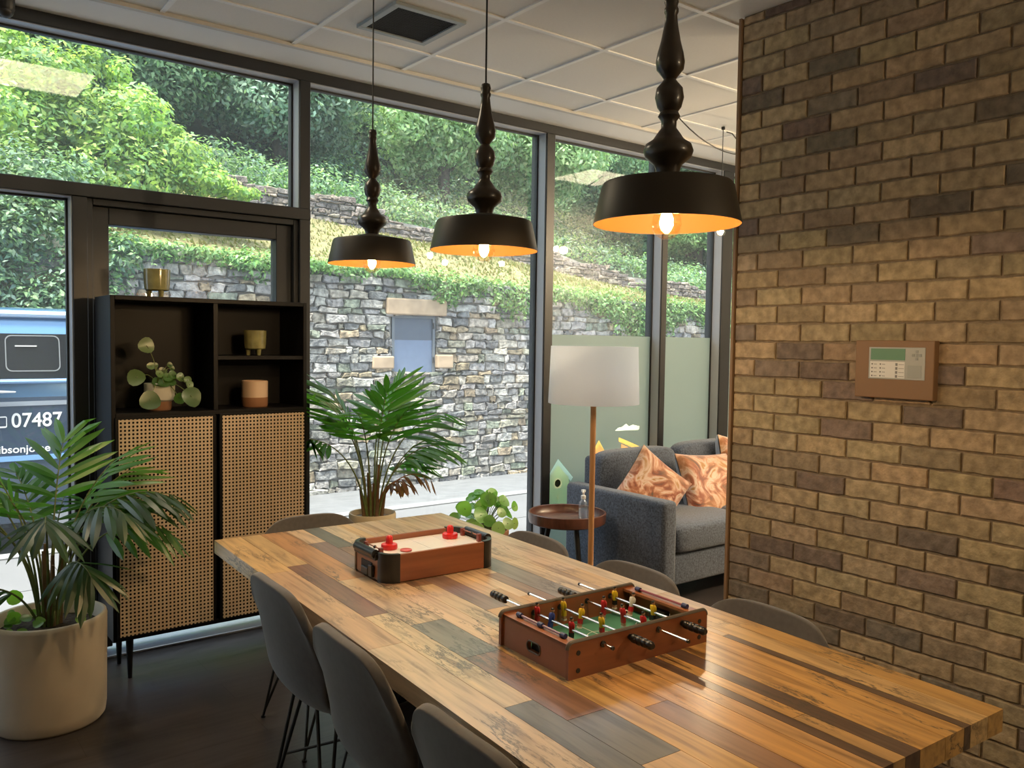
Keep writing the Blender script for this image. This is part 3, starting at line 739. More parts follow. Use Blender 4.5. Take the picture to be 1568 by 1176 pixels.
# ------------------------------------------------------------------ palms
CLAMP = [None]
def leaflet(mb, p, d, nrm, L, w, droop, col, seg=5):
    d = Vector(d).normalized(); p = Vector(p); vs = []; fs = []
    side = d.cross(Vector(nrm)).normalized()
    for i in range(seg + 1):
        s = i / seg
        ww = w * (math.sin(PI * (s * .86 + .07)) ** .8) * (1 if s < .98 else .05)
        dn = (d + Vector((0, 0, -1)) * droop * s * 1.6).normalized()
        if i: p = p + dn * (L / seg)
        sd = (side - dn * side.dot(dn)).normalized(); up = sd.cross(dn)
        vs += [tuple(p - sd * ww * .5 + up * ww * .14), tuple(p - up * ww * .05), tuple(p + sd * ww * .5 + up * ww * .14)]
    for i in range(seg):
        b = i * 3; fs += [(b, b + 1, b + 4, b + 3), (b + 1, b + 2, b + 5, b + 4)]
    if CLAMP[0]: vs = [CLAMP[0](v) for v in vs]
    mb.add(vs, fs, col)
def frond(t, base, az, lean0, lean1, Lp, Lb, nl, ll, lw, col, rnd, droop=.35, dry=False, rad=.006):
    g = MB(); h = Vector((math.cos(az), math.sin(az), 0)); p = Vector(base); pts = [tuple(p)]; tang = []
    N = 22; tot = Lp + Lb
    for i in range(N):
        s = (i + 1) / N; th = lean0 + (lean1 - lean0) * s ** 1.8
        d = h * math.sin(th) + Vector((0, 0, 1)) * math.cos(th); p = p + d * (tot / N); pts.append(tuple(p)); tang.append(d)
    if CLAMP[0]: pts = [CLAMP[0](v) for v in pts]
    g.m = 0; g.tube(pts, [rad * (1 - .75 * i / N) for i in range(N + 1)], 7)
    g.m = 1; sidev = h.cross(Vector((0, 0, 1)))
    for k in range(nl):
        f = k / (nl - 1); s = (Lp + Lb * (.02 + .97 * f)) / tot; idx = min(int(s * N), N - 1)
        q = Vector(pts[idx]).lerp(Vector(pts[idx + 1]), s * N - idx); d = tang[idx]; up = sidev.cross(d) * -1
        for sg in (-1, 1):
            spread = .80 - .48 * f
            dirn = d * (1 - spread * .62) + sidev * sg * spread + up * .25 + Vector((rnd.uniform(-.1, .1),) * 3)
            L = ll * (.62 + .38 * math.sin(PI * min(1, .2 + f * .75))) * rnd.uniform(.85, 1.1)
            leaflet(g, q, dirn, up, L, lw * rnd.uniform(.85, 1.15), droop * rnd.uniform(.6, 1.4), jit(col, .2, rnd))
    return g.build('frond', [dry_m if dry else stem_m, leaf_m], t)
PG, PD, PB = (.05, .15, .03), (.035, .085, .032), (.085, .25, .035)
t = thing('potted_palm', 'bushy palm in a large cream tub left of the cabinet', 'plant', (.548, 3.66, 0))
g = MB(); g.lathe([(0, 0), (.188, 0), (.198, .012), (.203, .05), (.208, .40), (.205, .414), (.196, .418), (.187, .412), (.183, .34), (0, .335)], 72); g.build('planter', pot_m, t, ang=60)
g = MB(); g.lathe([(.184, .362), (.1, .372), (0, .378)], 36); g.build('soil', soil_m, t)
rnd = random.Random(21)
g = MB()
for i in range(9):
    a = rnd.uniform(0, 2 * PI); r_ = rnd.uniform(.0, .05); h_ = rnd.uniform(.16, .34)
    g.tube([(r_ * math.cos(a), r_ * math.sin(a), .365), (r_ * 1.3 * math.cos(a), r_ * 1.3 * math.sin(a), .365 + h_)], [.013, .007], 8)
g.build('stems', cane_sheath, t)
# azimuth 0 = +x (right), 90 = towards window, -90 = towards the camera side
CLAMP[0] = lambda v: (v[0], min(v[1], .165) if v[0] > .20 else v[1], v[2])
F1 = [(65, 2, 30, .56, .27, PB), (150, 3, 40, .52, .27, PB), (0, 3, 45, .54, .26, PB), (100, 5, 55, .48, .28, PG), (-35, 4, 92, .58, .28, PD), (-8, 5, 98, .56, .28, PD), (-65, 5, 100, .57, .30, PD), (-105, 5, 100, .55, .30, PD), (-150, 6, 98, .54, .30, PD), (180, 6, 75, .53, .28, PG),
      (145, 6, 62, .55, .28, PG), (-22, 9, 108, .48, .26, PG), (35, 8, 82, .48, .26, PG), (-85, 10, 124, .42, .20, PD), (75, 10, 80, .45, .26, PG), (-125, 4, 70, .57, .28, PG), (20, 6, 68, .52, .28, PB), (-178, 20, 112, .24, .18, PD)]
for az, l0, l1, lp, lb, cc in F1:
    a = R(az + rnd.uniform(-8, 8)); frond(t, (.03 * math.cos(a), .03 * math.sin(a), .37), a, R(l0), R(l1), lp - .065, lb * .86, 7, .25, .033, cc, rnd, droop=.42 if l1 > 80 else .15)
g = MB()
for i in range(16):
    a = rnd.uniform(1.6, 4.6); r_ = rnd.uniform(.07, .16); round_leaf(g, (r_ * math.cos(a), r_ * math.sin(a), .39 + rnd.uniform(.0, .05)), rnd.uniform(.012, .022), (rnd.uniform(-.4, .4), -.5, 1), (.13, .3, .04))
for q in ((-.10, .12, .47, .03), (.12, .10, .475, .03), (.10, -.08, .40, .02), (-.12, -.02, .43, .025)): round_leaf(g, q[:3], q[3], (.1, -1, .4), (.17, .36, .05))
g.m = 0; g.build('ground_leaves', leaf_m, t)

t = thing('potted_palm', 'tall palm with a few dry tips in front of the stone view', 'plant', (2.075, 3.86, 0))
g = MB(); g.lathe([(0, 0), (.09, 0), (.10, .015), (.122, .60), (.119, .612), (.112, .612), (.108, .60), (.105, .53), (0, .53)], 48); g.build('planter', pot2_m, t, ang=60)
g = MB(); g.lathe([(.107, .585), (0, .592)], 30); g.build('soil', mat('pebble_soil', (.25, .21, .17), 1, var=.6, scale=80, bump=1, bscale=90, bdist=.02), t)
rnd = random.Random(8); g = MB()
for i in range(8):
    a = i * PI / 4 + rnd.uniform(-.3, .3); r_ = rnd.uniform(.015, .05); h_ = rnd.uniform(.14, .28)
    g.tube([(r_ * math.cos(a), r_ * math.sin(a), .585), (r_ * 1.5 * math.cos(a), r_ * 1.5 * math.sin(a), .585 + h_)], [.011, .006], 8)
g.build('stems', cane_sheath, t)
MG, ML = (.045, .15, .025), (.075, .23, .035)
CLAMP[0] = lambda v: (max(v[0], -.36), v[1], v[2])
F2 = [(190, 5, 50, .44, .30, ML), (150, 4, 38, .46, .30, MG), (15, 3, 30, .48, .30, ML), (55, 4, 48, .46, .30, MG), (-15, 7, 80, .44, .32, MG), (0, 14, 85, .34, .28, MG), (182, 12, 88, .46, .20, MG), (-80, 5, 55, .42, .32, MG), (-130, 5, 60, .44, .28, ML), (120, 4, 45, .46, .30, MG),
      (-40, 10, 92, .34, .26, ML), (10, 18, 100, .26, .24, MG), (-100, 3, 30, .46, .28, MG)]
for az, l0, l1, lp, lb, cc in F2:
    a = R(az + rnd.uniform(-6, 6)); frond(t, (.03 * math.cos(a), .03 * math.sin(a), .585), a, R(l0), R(l1), lp, lb * .82, 7, .25, .031, cc, rnd, droop=.3 if l1 > 65 else .12)
for az, l0, l1, lp, lb in ((-20, 16, 130, .26, .16), (25, 24, 120, .18, .14), (-60, 10, 100, .2, .12)):
    o = frond(t, (.02, 0, .585), R(az), R(l0), R(l1), lp, lb, 4, .13, .022, (.16, .065, .025), rnd, droop=.9, dry=True); o['label'] = 'dry brown frond'

# ------------------------------------------------------------------ air hockey set
AX, AY = 1.452, 2.345
ang_t = R(-2.4)
t = thing('air_hockey_game', 'tabletop air hockey game with white field and wooden sides', 'game', (AX, AY, .76), ang_t)
hx, hy, hz = .205, .1275, .088; cr = .05
def rrect(hx, hy, r, n=6):
    out = []
    for sx, sy, a0 in ((1, 1, 0), (-1, 1, 90), (-1, -1, 180), (1, -1, 270)):
        for i in range(n + 1):
            a = R(a0 + 90 * i / n); out.append((sx * (hx - r) + r * math.cos(a), sy * (hy - r) + r * math.sin(a)))
    return out
for y0_ in (-hy, hy - .012): MB().box(-hx + cr, hx - cr, y0_, y0_ + .012, .002, hz).build('side_panel', game_wood, t, smooth=False, bevel=.001, seg=1)
for x0_ in (-hx, hx - .012): MB().box(x0_, x0_ + .012, -hy + cr, hy - cr, .002, hz - .028).build('end_panel', game_wood_light, t, smooth=False, bevel=.001, seg=1)
for sx in (-1, 1):
    for sy in (-1, 1):
        g = MB(); out, inn = [], []
        for i in range(9):
            a = R(90 * i / 8); out.append((sx * (hx - cr + (cr + .002) * math.cos(a)), sy * (hy - cr + (cr + .002) * math.sin(a)))); inn.append((sx * (hx - cr + (cr - .012) * math.cos(a)), sy * (hy - cr + (cr - .012) * math.sin(a))))
        poly = out + inn[::-1]
        if sx * sy < 0: poly = poly[::-1]
        g.prism(poly, 0, hz + .003); g.build('corner_guard', black_plastic, t, ang=30)
g = MB(); g.prism(rrect(hx - .013, hy - .013, cr - .013), .055, .071); g.build('playing_field', white_field, t, smooth=False)
g = MB()
def ringpoly(mb, cx, cy, r, w, z, col=None, n=28, a0=0, a1=360):
    vs, fs = [], []
    for i in range(n + 1):
        a = R(a0 + (a1 - a0) * i / n)
        for rr in (r, r + w): vs.append((cx + rr * math.cos(a), cy + rr * math.sin(a), z))
    for i in range(n): fs.append((2 * i, 2 * i + 1, 2 * i + 3, 2 * i + 2))
    mb.add(vs, fs, col)
lc = (.45, .50, .58)
ringpoly(g, 0, 0, .034, .0016, .0713, lc); g.box(-.0008, .0008, -.11, .11, .071, .0714, lc); g.box(-.09, -.0884, -.11, .11, .071, .0714, lc); g.box(.0884, .09, -.11, .11, .071, .0714, lc)
for sx in (-1, 1): ringpoly(g, sx * .12, .055, .018, .0012, .0713, lc); ringpoly(g, sx * .12, -.055, .018, .0012, .0713, lc)
for i in range(12):
    for j in range(7): ringpoly(g, -.154 + .028 * i, -.084 + .028 * j, 0, .0008, .0713, (.3, .3, .3), n=6)
g.build('field_markings', paint, t, smooth=False)
for sx in (-1, 1):
    g = MB(); g.tube([(sx * (hx + .004), -.068, hz - .004), (sx * (hx + .004), .068, hz - .004)], .014, 14); g.box(*sorted((sx * hx, sx * (hx + .010))), -.075, .075, hz - .022, hz - .004); g.build('goal_bar', black_plastic, t)
    g = MB(); g.box(*sorted((sx * (hx - .001), sx * (hx + .003))), -.038, .038, .024, .05); g.build('goal_slot', vent_black, t, smooth=False, bevel=.0015, seg=1)
    g = MB(); g.tube([(sx * (hx - .022), -.058, hz + .004), (sx * (hx - .022), .058, hz + .004)], .0022, 8, col=(.30, .12, .07))
    for k in (-.052, .052): g.box(sx * (hx - .022) - .006, sx * (hx - .022) + .006, k - .006, k + .006, .07, hz + .009, (.22, .05, .04))
    g.sphere((sx * (hx - .022), -.01, hz + .004), .0055, 10, 8, (.02, .02, .02)); g.build('score_slider', paint, t)
g = MB(); g.box(-hx - .012, -hx - .001, -.055, -.030, .008, .045); g.box(-hx - .009, -hx - .001, -.02, .028, .006, .030); g.build('fan_switch_box', black_plastic, t, smooth=False, bevel=.002, seg=1)
def on_air(u, v, z): c_, s_ = math.cos(ang_t), math.sin(ang_t); return (AX + u * c_ - v * s_, AY + u * s_ + v * c_, .76 + z)
def mallet(label, u, v):
    o = MB(); o.lathe([(0, 0), (.0255, 0), (.0265, .003), (.0265, .013), (.025, .016), (.020, .0165), (.0125, .018), (.0115, .022), (.0115, .034), (.010, .040), (.006, .0435), (0, .0445)], 36)
    o = o.build('air_hockey_mallet', red_plastic, loc=on_air(u, v, .0716)); tag(o, label, 'mallet', 'red mallets on the air hockey field')
mallet('red mallet on the left half of the air hockey field', -.118, .018)
mallet('red mallet at the far right of the air hockey field', .128, .045)
o = MB(); o.lathe([(0, 0), (.0185, 0), (.0192, .001), (.0192, .0042), (.018, .005), (0, .005)], 32)
o = o.build('air_hockey_puck', mat('puck_red', (.50, .07, .06), .4), loc=on_air(-.085, -.035, .0716)); tag(o, 'flat red puck beside the left mallet', 'puck')

# ------------------------------------------------------------------ table football
FA = R(-2.4)
t = thing('table_football_game', 'small tabletop football game with rods and players', 'game', (1.445, 1.482, .76), FA)
hx, hy = .224, .136
def side_poly():   # (x,z) outline of a long side panel with rounded upper corners
    r = .014; H_ = .083; p = [(-hx, 0), (hx, 0), (hx, H_ - r)]
    for i in range(1, 6): a = R(90 * i / 5); p.append((hx - r + r * math.cos(a), H_ - r + r * math.sin(a)))
    p.append((-hx + r, H_))
    for i in range(1, 6): a = R(90 + 90 * i / 5); p.append((-hx + r + r * math.cos(a), H_ - r + r * math.sin(a)))
    return p
for sy in (-1, 1):
    g = MB(); g.prism(side_poly(), *sorted((sy * hy, sy * (hy - .009))), axis='y'); sp = g.build('side_panel', game_wood, t, smooth=False)
    g = MB(); pp = side_poly()[2:]
    g.tube([(x_, sy * (hy - .0045), z_) for x_, z_ in pp], .0052, 8); g.build('edge_band', mat('edge_band', (.10, .085, .07), .4), sp)
    g = MB()
    for x_ in (-hx + .028, hx - .028):
        for z_ in (.018, .058): g.tube([(x_, sy * (hy - .001), z_), (x_, sy * (hy + .0012), z_)], .0058, 12)
    g.build('bolt_caps', vent_black, sp)
for sx in (-1, 1):
    g = MB(); x0 = sx * (hx - .006); zs = .042
    g.box(*sorted((x0, x0 - sx * .012)), -hy + .009, -.026, .0, .076); g.box(*sorted((x0, x0 - sx * .012)), .026, hy - .009, .0, .076)
    g.box(*sorted((x0, x0 - sx * .012)), -.026, .026, .0, .020); g.box(*sorted((x0, x0 - sx * .012)), -.026, .026, .044, .076)
    g.box(*sorted((x0, x0 - sx * .036)), -hy + .009, hy - .009, .070, .077)
    ep = g.build('end_panel', game_wood_light, t, smooth=False)
    g = MB(); pp = [(y_, z_ + .032) for y_, z_ in rrect(.026, .0125, .0122)]
    g.tube([(x0 + sx * .0005, a, b) for a, b in pp + pp[:1]], .002, 6); g.build('goal_rim', mat('edge_band'), ep)
    MB().box(*sorted((x0 - sx * .014, x0 - sx * .034)), -.027, .027, .018, .05).build('goal_pocket', vent_black, ep, smooth=False)
g = MB(); g.box(-hx + .018, hx - .018, -hy + .009, hy - .009, .004, .016); g.build('pitch', pitch_green, t, smooth=False)
g = MB(); ringpoly(g, 0, 0, .040, .002, .0163, (.75, .8, .78)); g.box(-.001, .001, -.127, .127, .0155, .0165, (.75, .8, .78))
for sx in (-1, 1): ringpoly(g, sx * .16, 0, .035, .002, .0163, (.75, .8, .78))
g.build('pitch_lines', paint, t, smooth=False)
RED, YELW, BLUE_, WHT, SKN, BLK = (.55, .025, .03), (.80, .55, .03), (.04, .07, .32), (.7, .68, .62), (.50, .27, .16), (.015, .015, .015)
def player(mb, y, tops, legs, x=0, z=.055, tilt=0.):
    mb.M = Matrix.Translation((x, y, z)) @ Matrix.Rotation(tilt, 4, 'Y') @ Matrix.Scale(.86, 4)
    mb.lathe([(0, .024), (.0062, .021), (.0085, .014), (.0075, .0), (.0065, -.008), (0, -.009)], 12, col=tops)
    for s in (-1, 1): mb.sphere((0, s * .0092, .012), (.0035, .0035, .009), 8, 6, tops)
    mb.sphere((0, 0, .0285), (.0055, .0052, .0062), 12, 8, SKN); mb.sphere((-.0008, 0, .0318), (.0054, .0052, .0042), 10, 6, BLK)
    mb.box(-.005, .005, -.0062, .0062, -.022, -.007, legs); mb.box(-.0045, .0045, -.0055, .0055, -.031, -.022, SKN); mb.box(-.006, .0055, -.0058, .0058, -.036, -.031, WHT if legs != WHT else BLK)
    mb.M = None
RODS = [(-.124, [(.112, RED, RED), (.055, BLUE_, BLUE_), (-.024, RED, BLK)], 'L', .1, -.167, .318), (-.040, [(.110, YELW, YELW), (.041, YELW, RED), (-.037, YELW, RED)], 'R', .05, -.150, .257),
        (.052, [(.060, RED, RED), (-.013, RED, RED), (-.085, RED, BLK)], 'L', -.05, -.230, .245), (.134, [(.108, YELW, BLK), (.042, WHT, RED), (-.037, YELW, BLK)], 'R', .1, -.150, .253)]
for k, (rx, pl, hs, tl, L0, L1) in enumerate(RODS):
    g = MB(); zr = .0645
    g.tube([(rx, L0, zr), (rx, L1 - (.02 if hs == 'L' else 0), zr)], .0034, 12); ro = g.build('rod', chrome, t)
    g = MB()
    for sy in (-1, 1): g.tube([(rx, sy * (hy - .010), zr), (rx, sy * (hy + .003), zr)], .0075, 14)
    g.build('bushing', black_plastic, ro)
    for (yy, tp_, lg) in pl:
        g = MB(); player(g, yy, tp_, lg, rx, zr, tl + .12 * math.sin(yy * 40)); g.build('player', paint, ro)
    g = MB(); prof_ = [(0, 0), (.0095, .0), (.0105, .003), (.0105, .010), (.0085, .013), (.0108, .016), (.0108, .024), (.0085, .027), (.0105, .030), (.0105, .038), (.0085, .041), (.0098, .044), (.0098, .052), (.006, .056), (0, .056)]
    if hs == 'L': g.M = Matrix.Translation((rx, L1 - .068, zr)) @ Matrix.Rotation(-PI / 2, 4, 'X') @ Matrix.Diagonal((1, 1, 1.2, 1))
    else: g.M = Matrix.Translation((rx, -.145, zr)) @ Matrix.Rotation(PI / 2, 4, 'X') @ Matrix.Diagonal((1, 1, 1.2, 1))
    g.lathe(prof_, 18); g.M = None; g.build('handle', black_plastic, ro)
    ye = L0 if hs == 'L' else L1
    g = MB(); g.tube([(rx, ye, zr), (rx, ye + (-.005 if hs == 'L' else .005), zr)], .0046, 12); g.build('rod_cap', black_plastic, ro)
for sx in (-1, 1):
    g = MB(); x_ = sx * (hx - .026)
    g.tube([(x_, -.085, .083), (x_, .085, .083)], .003, 8, col=(.30, .20, .30) if sx < 0 else (.25, .05, .07))
    for y_ in ((-.085, .085, .0) if sx < 0 else (-.085, .085)): g.tube([(x_, y_ - .008, .083), (x_, y_ + .008, .083)], .0062, 10, col=(.02, .03, .12))
    g.box(x_ - .003, x_ + .003, -.08, -.074, .075, .083, BLK); g.box(x_ - .003, x_ + .003, .074, .08, .075, .083, BLK)
    g.build('score_rail', paint, t)
c_, s_ = math.cos(FA), math.sin(FA)
def on_foos(u, v, z): return (1.445 + u * c_ - v * s_, 1.482 + u * s_ + v * c_, .76 + z)
g = MB(); N_, M_ = 20, 14; g.sphere((0, 0, 0), .0105, N_, M_, (.8, .8, .8))
for i in range(len(g.c)):
    f = g.f[i]; v = Vector(np.mean([g.v[j] for j in f], axis=0)).normalized()
    for p in ((0, 0, 1), (.9, .2, .1), (-.3, -.9, .2), (-.4, .6, -.1), (.3, -.5, .75), (-.8, -.3, .5)):
        if v.dot(Vector(p).normalized()) > .93: g.c[i] = (.015, .015, .015)
o = g.build('small_football', paint, loc=on_foos(.155, .078, .0265)); tag(o, 'tiny black and white ball on the green pitch', 'ball')

# ------------------------------------------------------------------ sofa corner
sf = thing('sofa', 'charcoal grey fabric sofa under the frosted windows', 'sofa', (4.355, 3.60, 0))
ox, oy = 4.30, 3.60
def soft_box(x0, x1, y0, y1, z0, z1, name, m, parent, r=.04, puff=0, kind=None):
    g = MB(); n_ = 10
    cxx, cyy, czz = (x0 + x1) / 2, (y0 + y1) / 2, (z0 + z1) / 2; hx_, hy_, hz_ = (x1 - x0) / 2, (y1 - y0) / 2, (z1 - z0) / 2
    vs, fs = [], []
    g.box(x0, x1, y0, y1, z0, z1); o = g.build(name, m, parent, ang=180)
    b = o.modifiers.new('bevel', 'BEVEL'); b.width = r; b.segments = 4
    return o
def pad(name, m, parent, c, h, e=.45, puffx=0, rot=None, seg=14, n1=.22):
    """superellipsoid cushion: half sizes h, rounded by exponents"""
    g = MB()
    def sg(v, p): return math.copysign(abs(v) ** p, v)
    nu, nv = 40, 20; vs = []
    for j in range(nv + 1):
        ph = -PI / 2 + PI * j / nv
        for i in range(nu):
            th = 2 * PI * i / nu
            x_ = sg(math.cos(ph), e) * sg(math.cos(th), n1); y_ = sg(math.cos(ph), e) * sg(math.sin(th), n1); z_ = sg(math.sin(ph), e)
            vs.append((c[0] + h[0] * x_, c[1] + h[1] * y_, c[2] + h[2] * z_))
    fs = [(j * nu + i, j * nu + (i + 1) % nu, (j + 1) * nu + (i + 1) % nu, (j + 1) * nu + i) for j in range(nv) for i in range(nu)]
    g.add(vs, fs); return g.build(name, m, parent, ang=80)
soft_box(3.45 - ox, 3.565 - ox, 3.13 - oy, 3.97 - oy, .10, .625, 'arm', sofa_m, sf, .03)
soft_box(5.03 - ox, 5.145 - ox, 3.13 - oy, 3.97 - oy, .10, .625, 'arm', sofa_m, sf, .03)
soft_box(3.60 - ox, 5.03 - ox, 3.86 - oy, 3.97 - oy, .12, .785, 'back_frame', sofa_m, sf, .03)
soft_box(3.565 - ox, 5.03 - ox, 3.17 - oy, 3.90 - oy, .12, .30, 'base', sofa_m, sf, .02)
for i in range(2):
    x0 = 3.568 + i * .731
    pad('seat_cushion', sofa_m, sf, (x0 + .365 - ox, 3.48 - oy, .385), (.364, .345, .09), .35)
    pad('back_cushion', sofa_m, sf, (x0 + .365 - ox, 3.835 - oy, .62), (.362, .085, .205 if i == 0 else .215), .35, n1=.5)
for sx in (3.50, 5.09):
    for sy in (3.19, 3.91):
        g = MB(); g.lathe([(0, 0), (.014, 0), (.022, .105), (0, .105)], 14, sx - ox, sy - oy); g.build('leg', walnut, sf)

def pillow(label, loc, rot, s=.22, th=.075):
    g = MB(); n_ = 18
    def f(u, v, sg):
        a, b = u * 2 - 1, v * 2 - 1
        k = (1 - a ** 4) ** .8 * (1 - b ** 4) ** .8
        sc = 1 - .06 * (1 - a * a) * abs(b) ** 3 - 0; sc2 = 1 - .06 * (1 - b * b) * abs(a) ** 3
        wr = .006 * math.sin(9 * a + 3 * b) * (1 - k)
        return (a * s * sc2, b * s * sc, sg * (th * k ** .6 + wr * 0 + .004))
    g.m = 0; g.grid(lambda u, v: f(u, v, 1), n_, n_); g.m = 1; g.grid(lambda u, v: f(1 - u, v, -1), n_, n_)
    o = g.build('throw_pillow', [velvet, cushion_back], ang=70); o.location = loc; o.rotation_euler = rot
    tag(o, label, 'pillow', 'floral velvet pillows on the sofa'); return o
pillow('orange floral pillow leaning on the sofa arm, tilted on one corner', (3.84, 3.54, .60), (R(74), R(38), R(-28)), .205, .06)
pillow('orange floral pillow flat against the sofa back next to the brick wall end', (4.40, 3.55, .565), (R(66), R(3), R(-6)), .235, .08)
pillow('orange floral pillow just peeping out behind the brick wall end', (4.83, 3.66, .66), (R(76), R(8), R(8)), .21, .07)

# side table, bottle
t = thing('side_table', 'round walnut tray table with three black legs next to the sofa', 'side table', (3.215, 3.62, 0))
g = MB(); g.lathe([(0, .462), (.205, .462), (.222, .470), (.226, .490), (.226, .527), (.222, .530), (.216, .527), (.213, .487), (.205, .481), (0, .481)], 64); g.build('tray_top', walnut, t, ang=50)
for k in range(3):
    a = R(k * 120 - 100); g = MB(); g.tube([(.10 * math.cos(a), .10 * math.sin(a), .463), (.19 * math.cos(a), .19 * math.sin(a), 0)], [.016, .011], 12); g.build('leg', black_metal, t)
t = thing('sanitiser_bottle', 'clear pump bottle with white top on the round side table', 'bottle', (3.30, 3.575, .481))
g = MB(); g.lathe([(0, .001), (.024, .001), (.027, .006), (.027, .085), (.024, .10), (.014, .113), (.012, .122)], 28); bo = g.build('bottle', clear_plastic, t)
g = MB(); g.lathe([(0, .004), (.0235, .005), (.0245, .060), (0, .060)], 24); g.build('gel', glass_mat('clear_gel', (.86, .90, .97), .06, 0, .25), bo)
g = MB(); g.lathe([(0, .12), (.0145, .12), (.0145, .138), (.006, .142), (.006, .158), (.0135, .160), (.0135, .172), (0, .174)], 20); g.tube([(0, 0, .167), (-.02, -.02, .166), (-.032, -.030, .160)], .005, 8); g.build('pump', white_paint, t)

# floor lamp
t = thing('floor_lamp', 'floor lamp with white drum shade on a slim wooden pole', 'lamp', (2.905, 3.085, 0))
g = MB(); g.lathe([(0, 0), (.13, 0), (.14, .008), (.14, .02), (.02, .03), (0, .03)], 48); g.build('base', oak, t)
g = MB(); g.tube([(0, 0, .025), (0, 0, 1.30)], .0145, 18); g.build('pole', oak, t)
g = MB(); N = 72
g.lathe([(.229, 1.205), (.219, 1.492)], N); g.lathe([(.217, 1.492), (.227, 1.205)], N); g.lathe([(.229, 1.205), (.227, 1.205)], N); g.lathe([(.219, 1.492), (.217, 1.492)], N); g.build('lamp_shade', shade_white, t)
g = MB()
for k in range(3): a = R(k * 120 + 20); g.tube([(0, 0, 1.47), (.216 * math.cos(a), .216 * math.sin(a), 1.485)], .003, 6)
g.tube([(0, 0, 1.29), (0, 0, 1.475)], .008, 10); g.build('shade_carrier', black_metal, t)
g = MB(); g.sphere((0, 0, 1.40), .03); g.build('bulb', white_paint, t)

# alarm panel on the bricks
t = thing('alarm_panel', 'brown alarm panel with green display mounted on the brick wall', 'panel', (3.03, 1.583, 1.425))
g = MB(); g.box(-.035, .004, -.149, .149, -.106, .108); g.build('case', panel_brown, t, smooth=False, bevel=.003)
g = MB(); g.box(-.037, -.0345, -.118, .094, -.035, .083, (.42, .44, .42)); g.build('face_plate', paint, t, smooth=False, bevel=.001, seg=1)
g = MB(); g.box(-.038, -.0365, -.045, .086, .036, .078, (.10, .26, .14)); g.build('display', paint, t, smooth=False)
g = MB(); g.box(-.038, -.0366, -.045, .088, -.030, .030, (.78, .78, .76))
for j in range(4):
    z_ = .020 - j * .0145
    for yy, w_ in ((.082, .005), (.05, .005)): g.box(-.0384, -.0378, yy - w_, yy, z_ - .0025, z_ + .0025, (.12, .12, .12)); g.box(-.0384, -.0378, yy - w_ - .016, yy - w_ - .004, z_ - .0018, z_ + .001, (.35, .35, .35))
    g.box(-.0384, -.0378, -.018, -.010, z_ - .005, z_ + .005, (.2, .2, .2)); g.box(-.0384, -.0378, -.042, -.022, z_ - .0015, z_ + .0015, (.45, .45, .45))
g.build('key_legend', paint, t, smooth=False)
g = MB()
for dy, dz in ((0, 0), (.013, 0), (-.013, 0), (0, .013), (0, -.013)): g.box(-.0385, -.0367, -.088 + dy - .005, -.088 + dy + .005, .055 + dz - .005, .055 + dz + .005, (.30, .32, .31))
g.box(-.038, -.0367, -.106, -.056, -.028, .018, (.36, .38, .36)); g.build('keypad', paint, t, smooth=False, bevel=.001, seg=1)

# ------------------------------------------------------------------ outside
MB().box(-14, 40, 4.36, 6.95, -.35, -.09).build('pavement', paving, kind='structure', smooth=False)
g = MB()
for k in range(40):
    x_ = -8 + k * .9; g.box(x_ + .004, x_ + .896, 4.37, 5.0, -.09, -.082); 
    g.box(x_ + .3 + .004, x_ + 1.196, 5.008, 5.9, -.09, -.083); g.box(x_ + .004, x_ + .896, 5.908, 6.80, -.09, -.082)
g.build('paving_slabs', mat('paving_slab', (.125, .125, .13), .8, var=.1, scale=2), kind='structure', smooth=False)
MB().box(-14, 40, 6.82, 6.97, -.3, -.075).build('kerb', mat('kerb_stone', (.2, .2, .2), .9, var=.1), kind='structure', smooth=False)
g = MB(); g.add([(-14, 6.95, -.20), (40, 6.95, -.20), (40, 9.9, -.46), (-14, 9.9, -.46)], [(0, 1, 2, 3)]); g.build('road', asphalt, kind='structure', smooth=False)

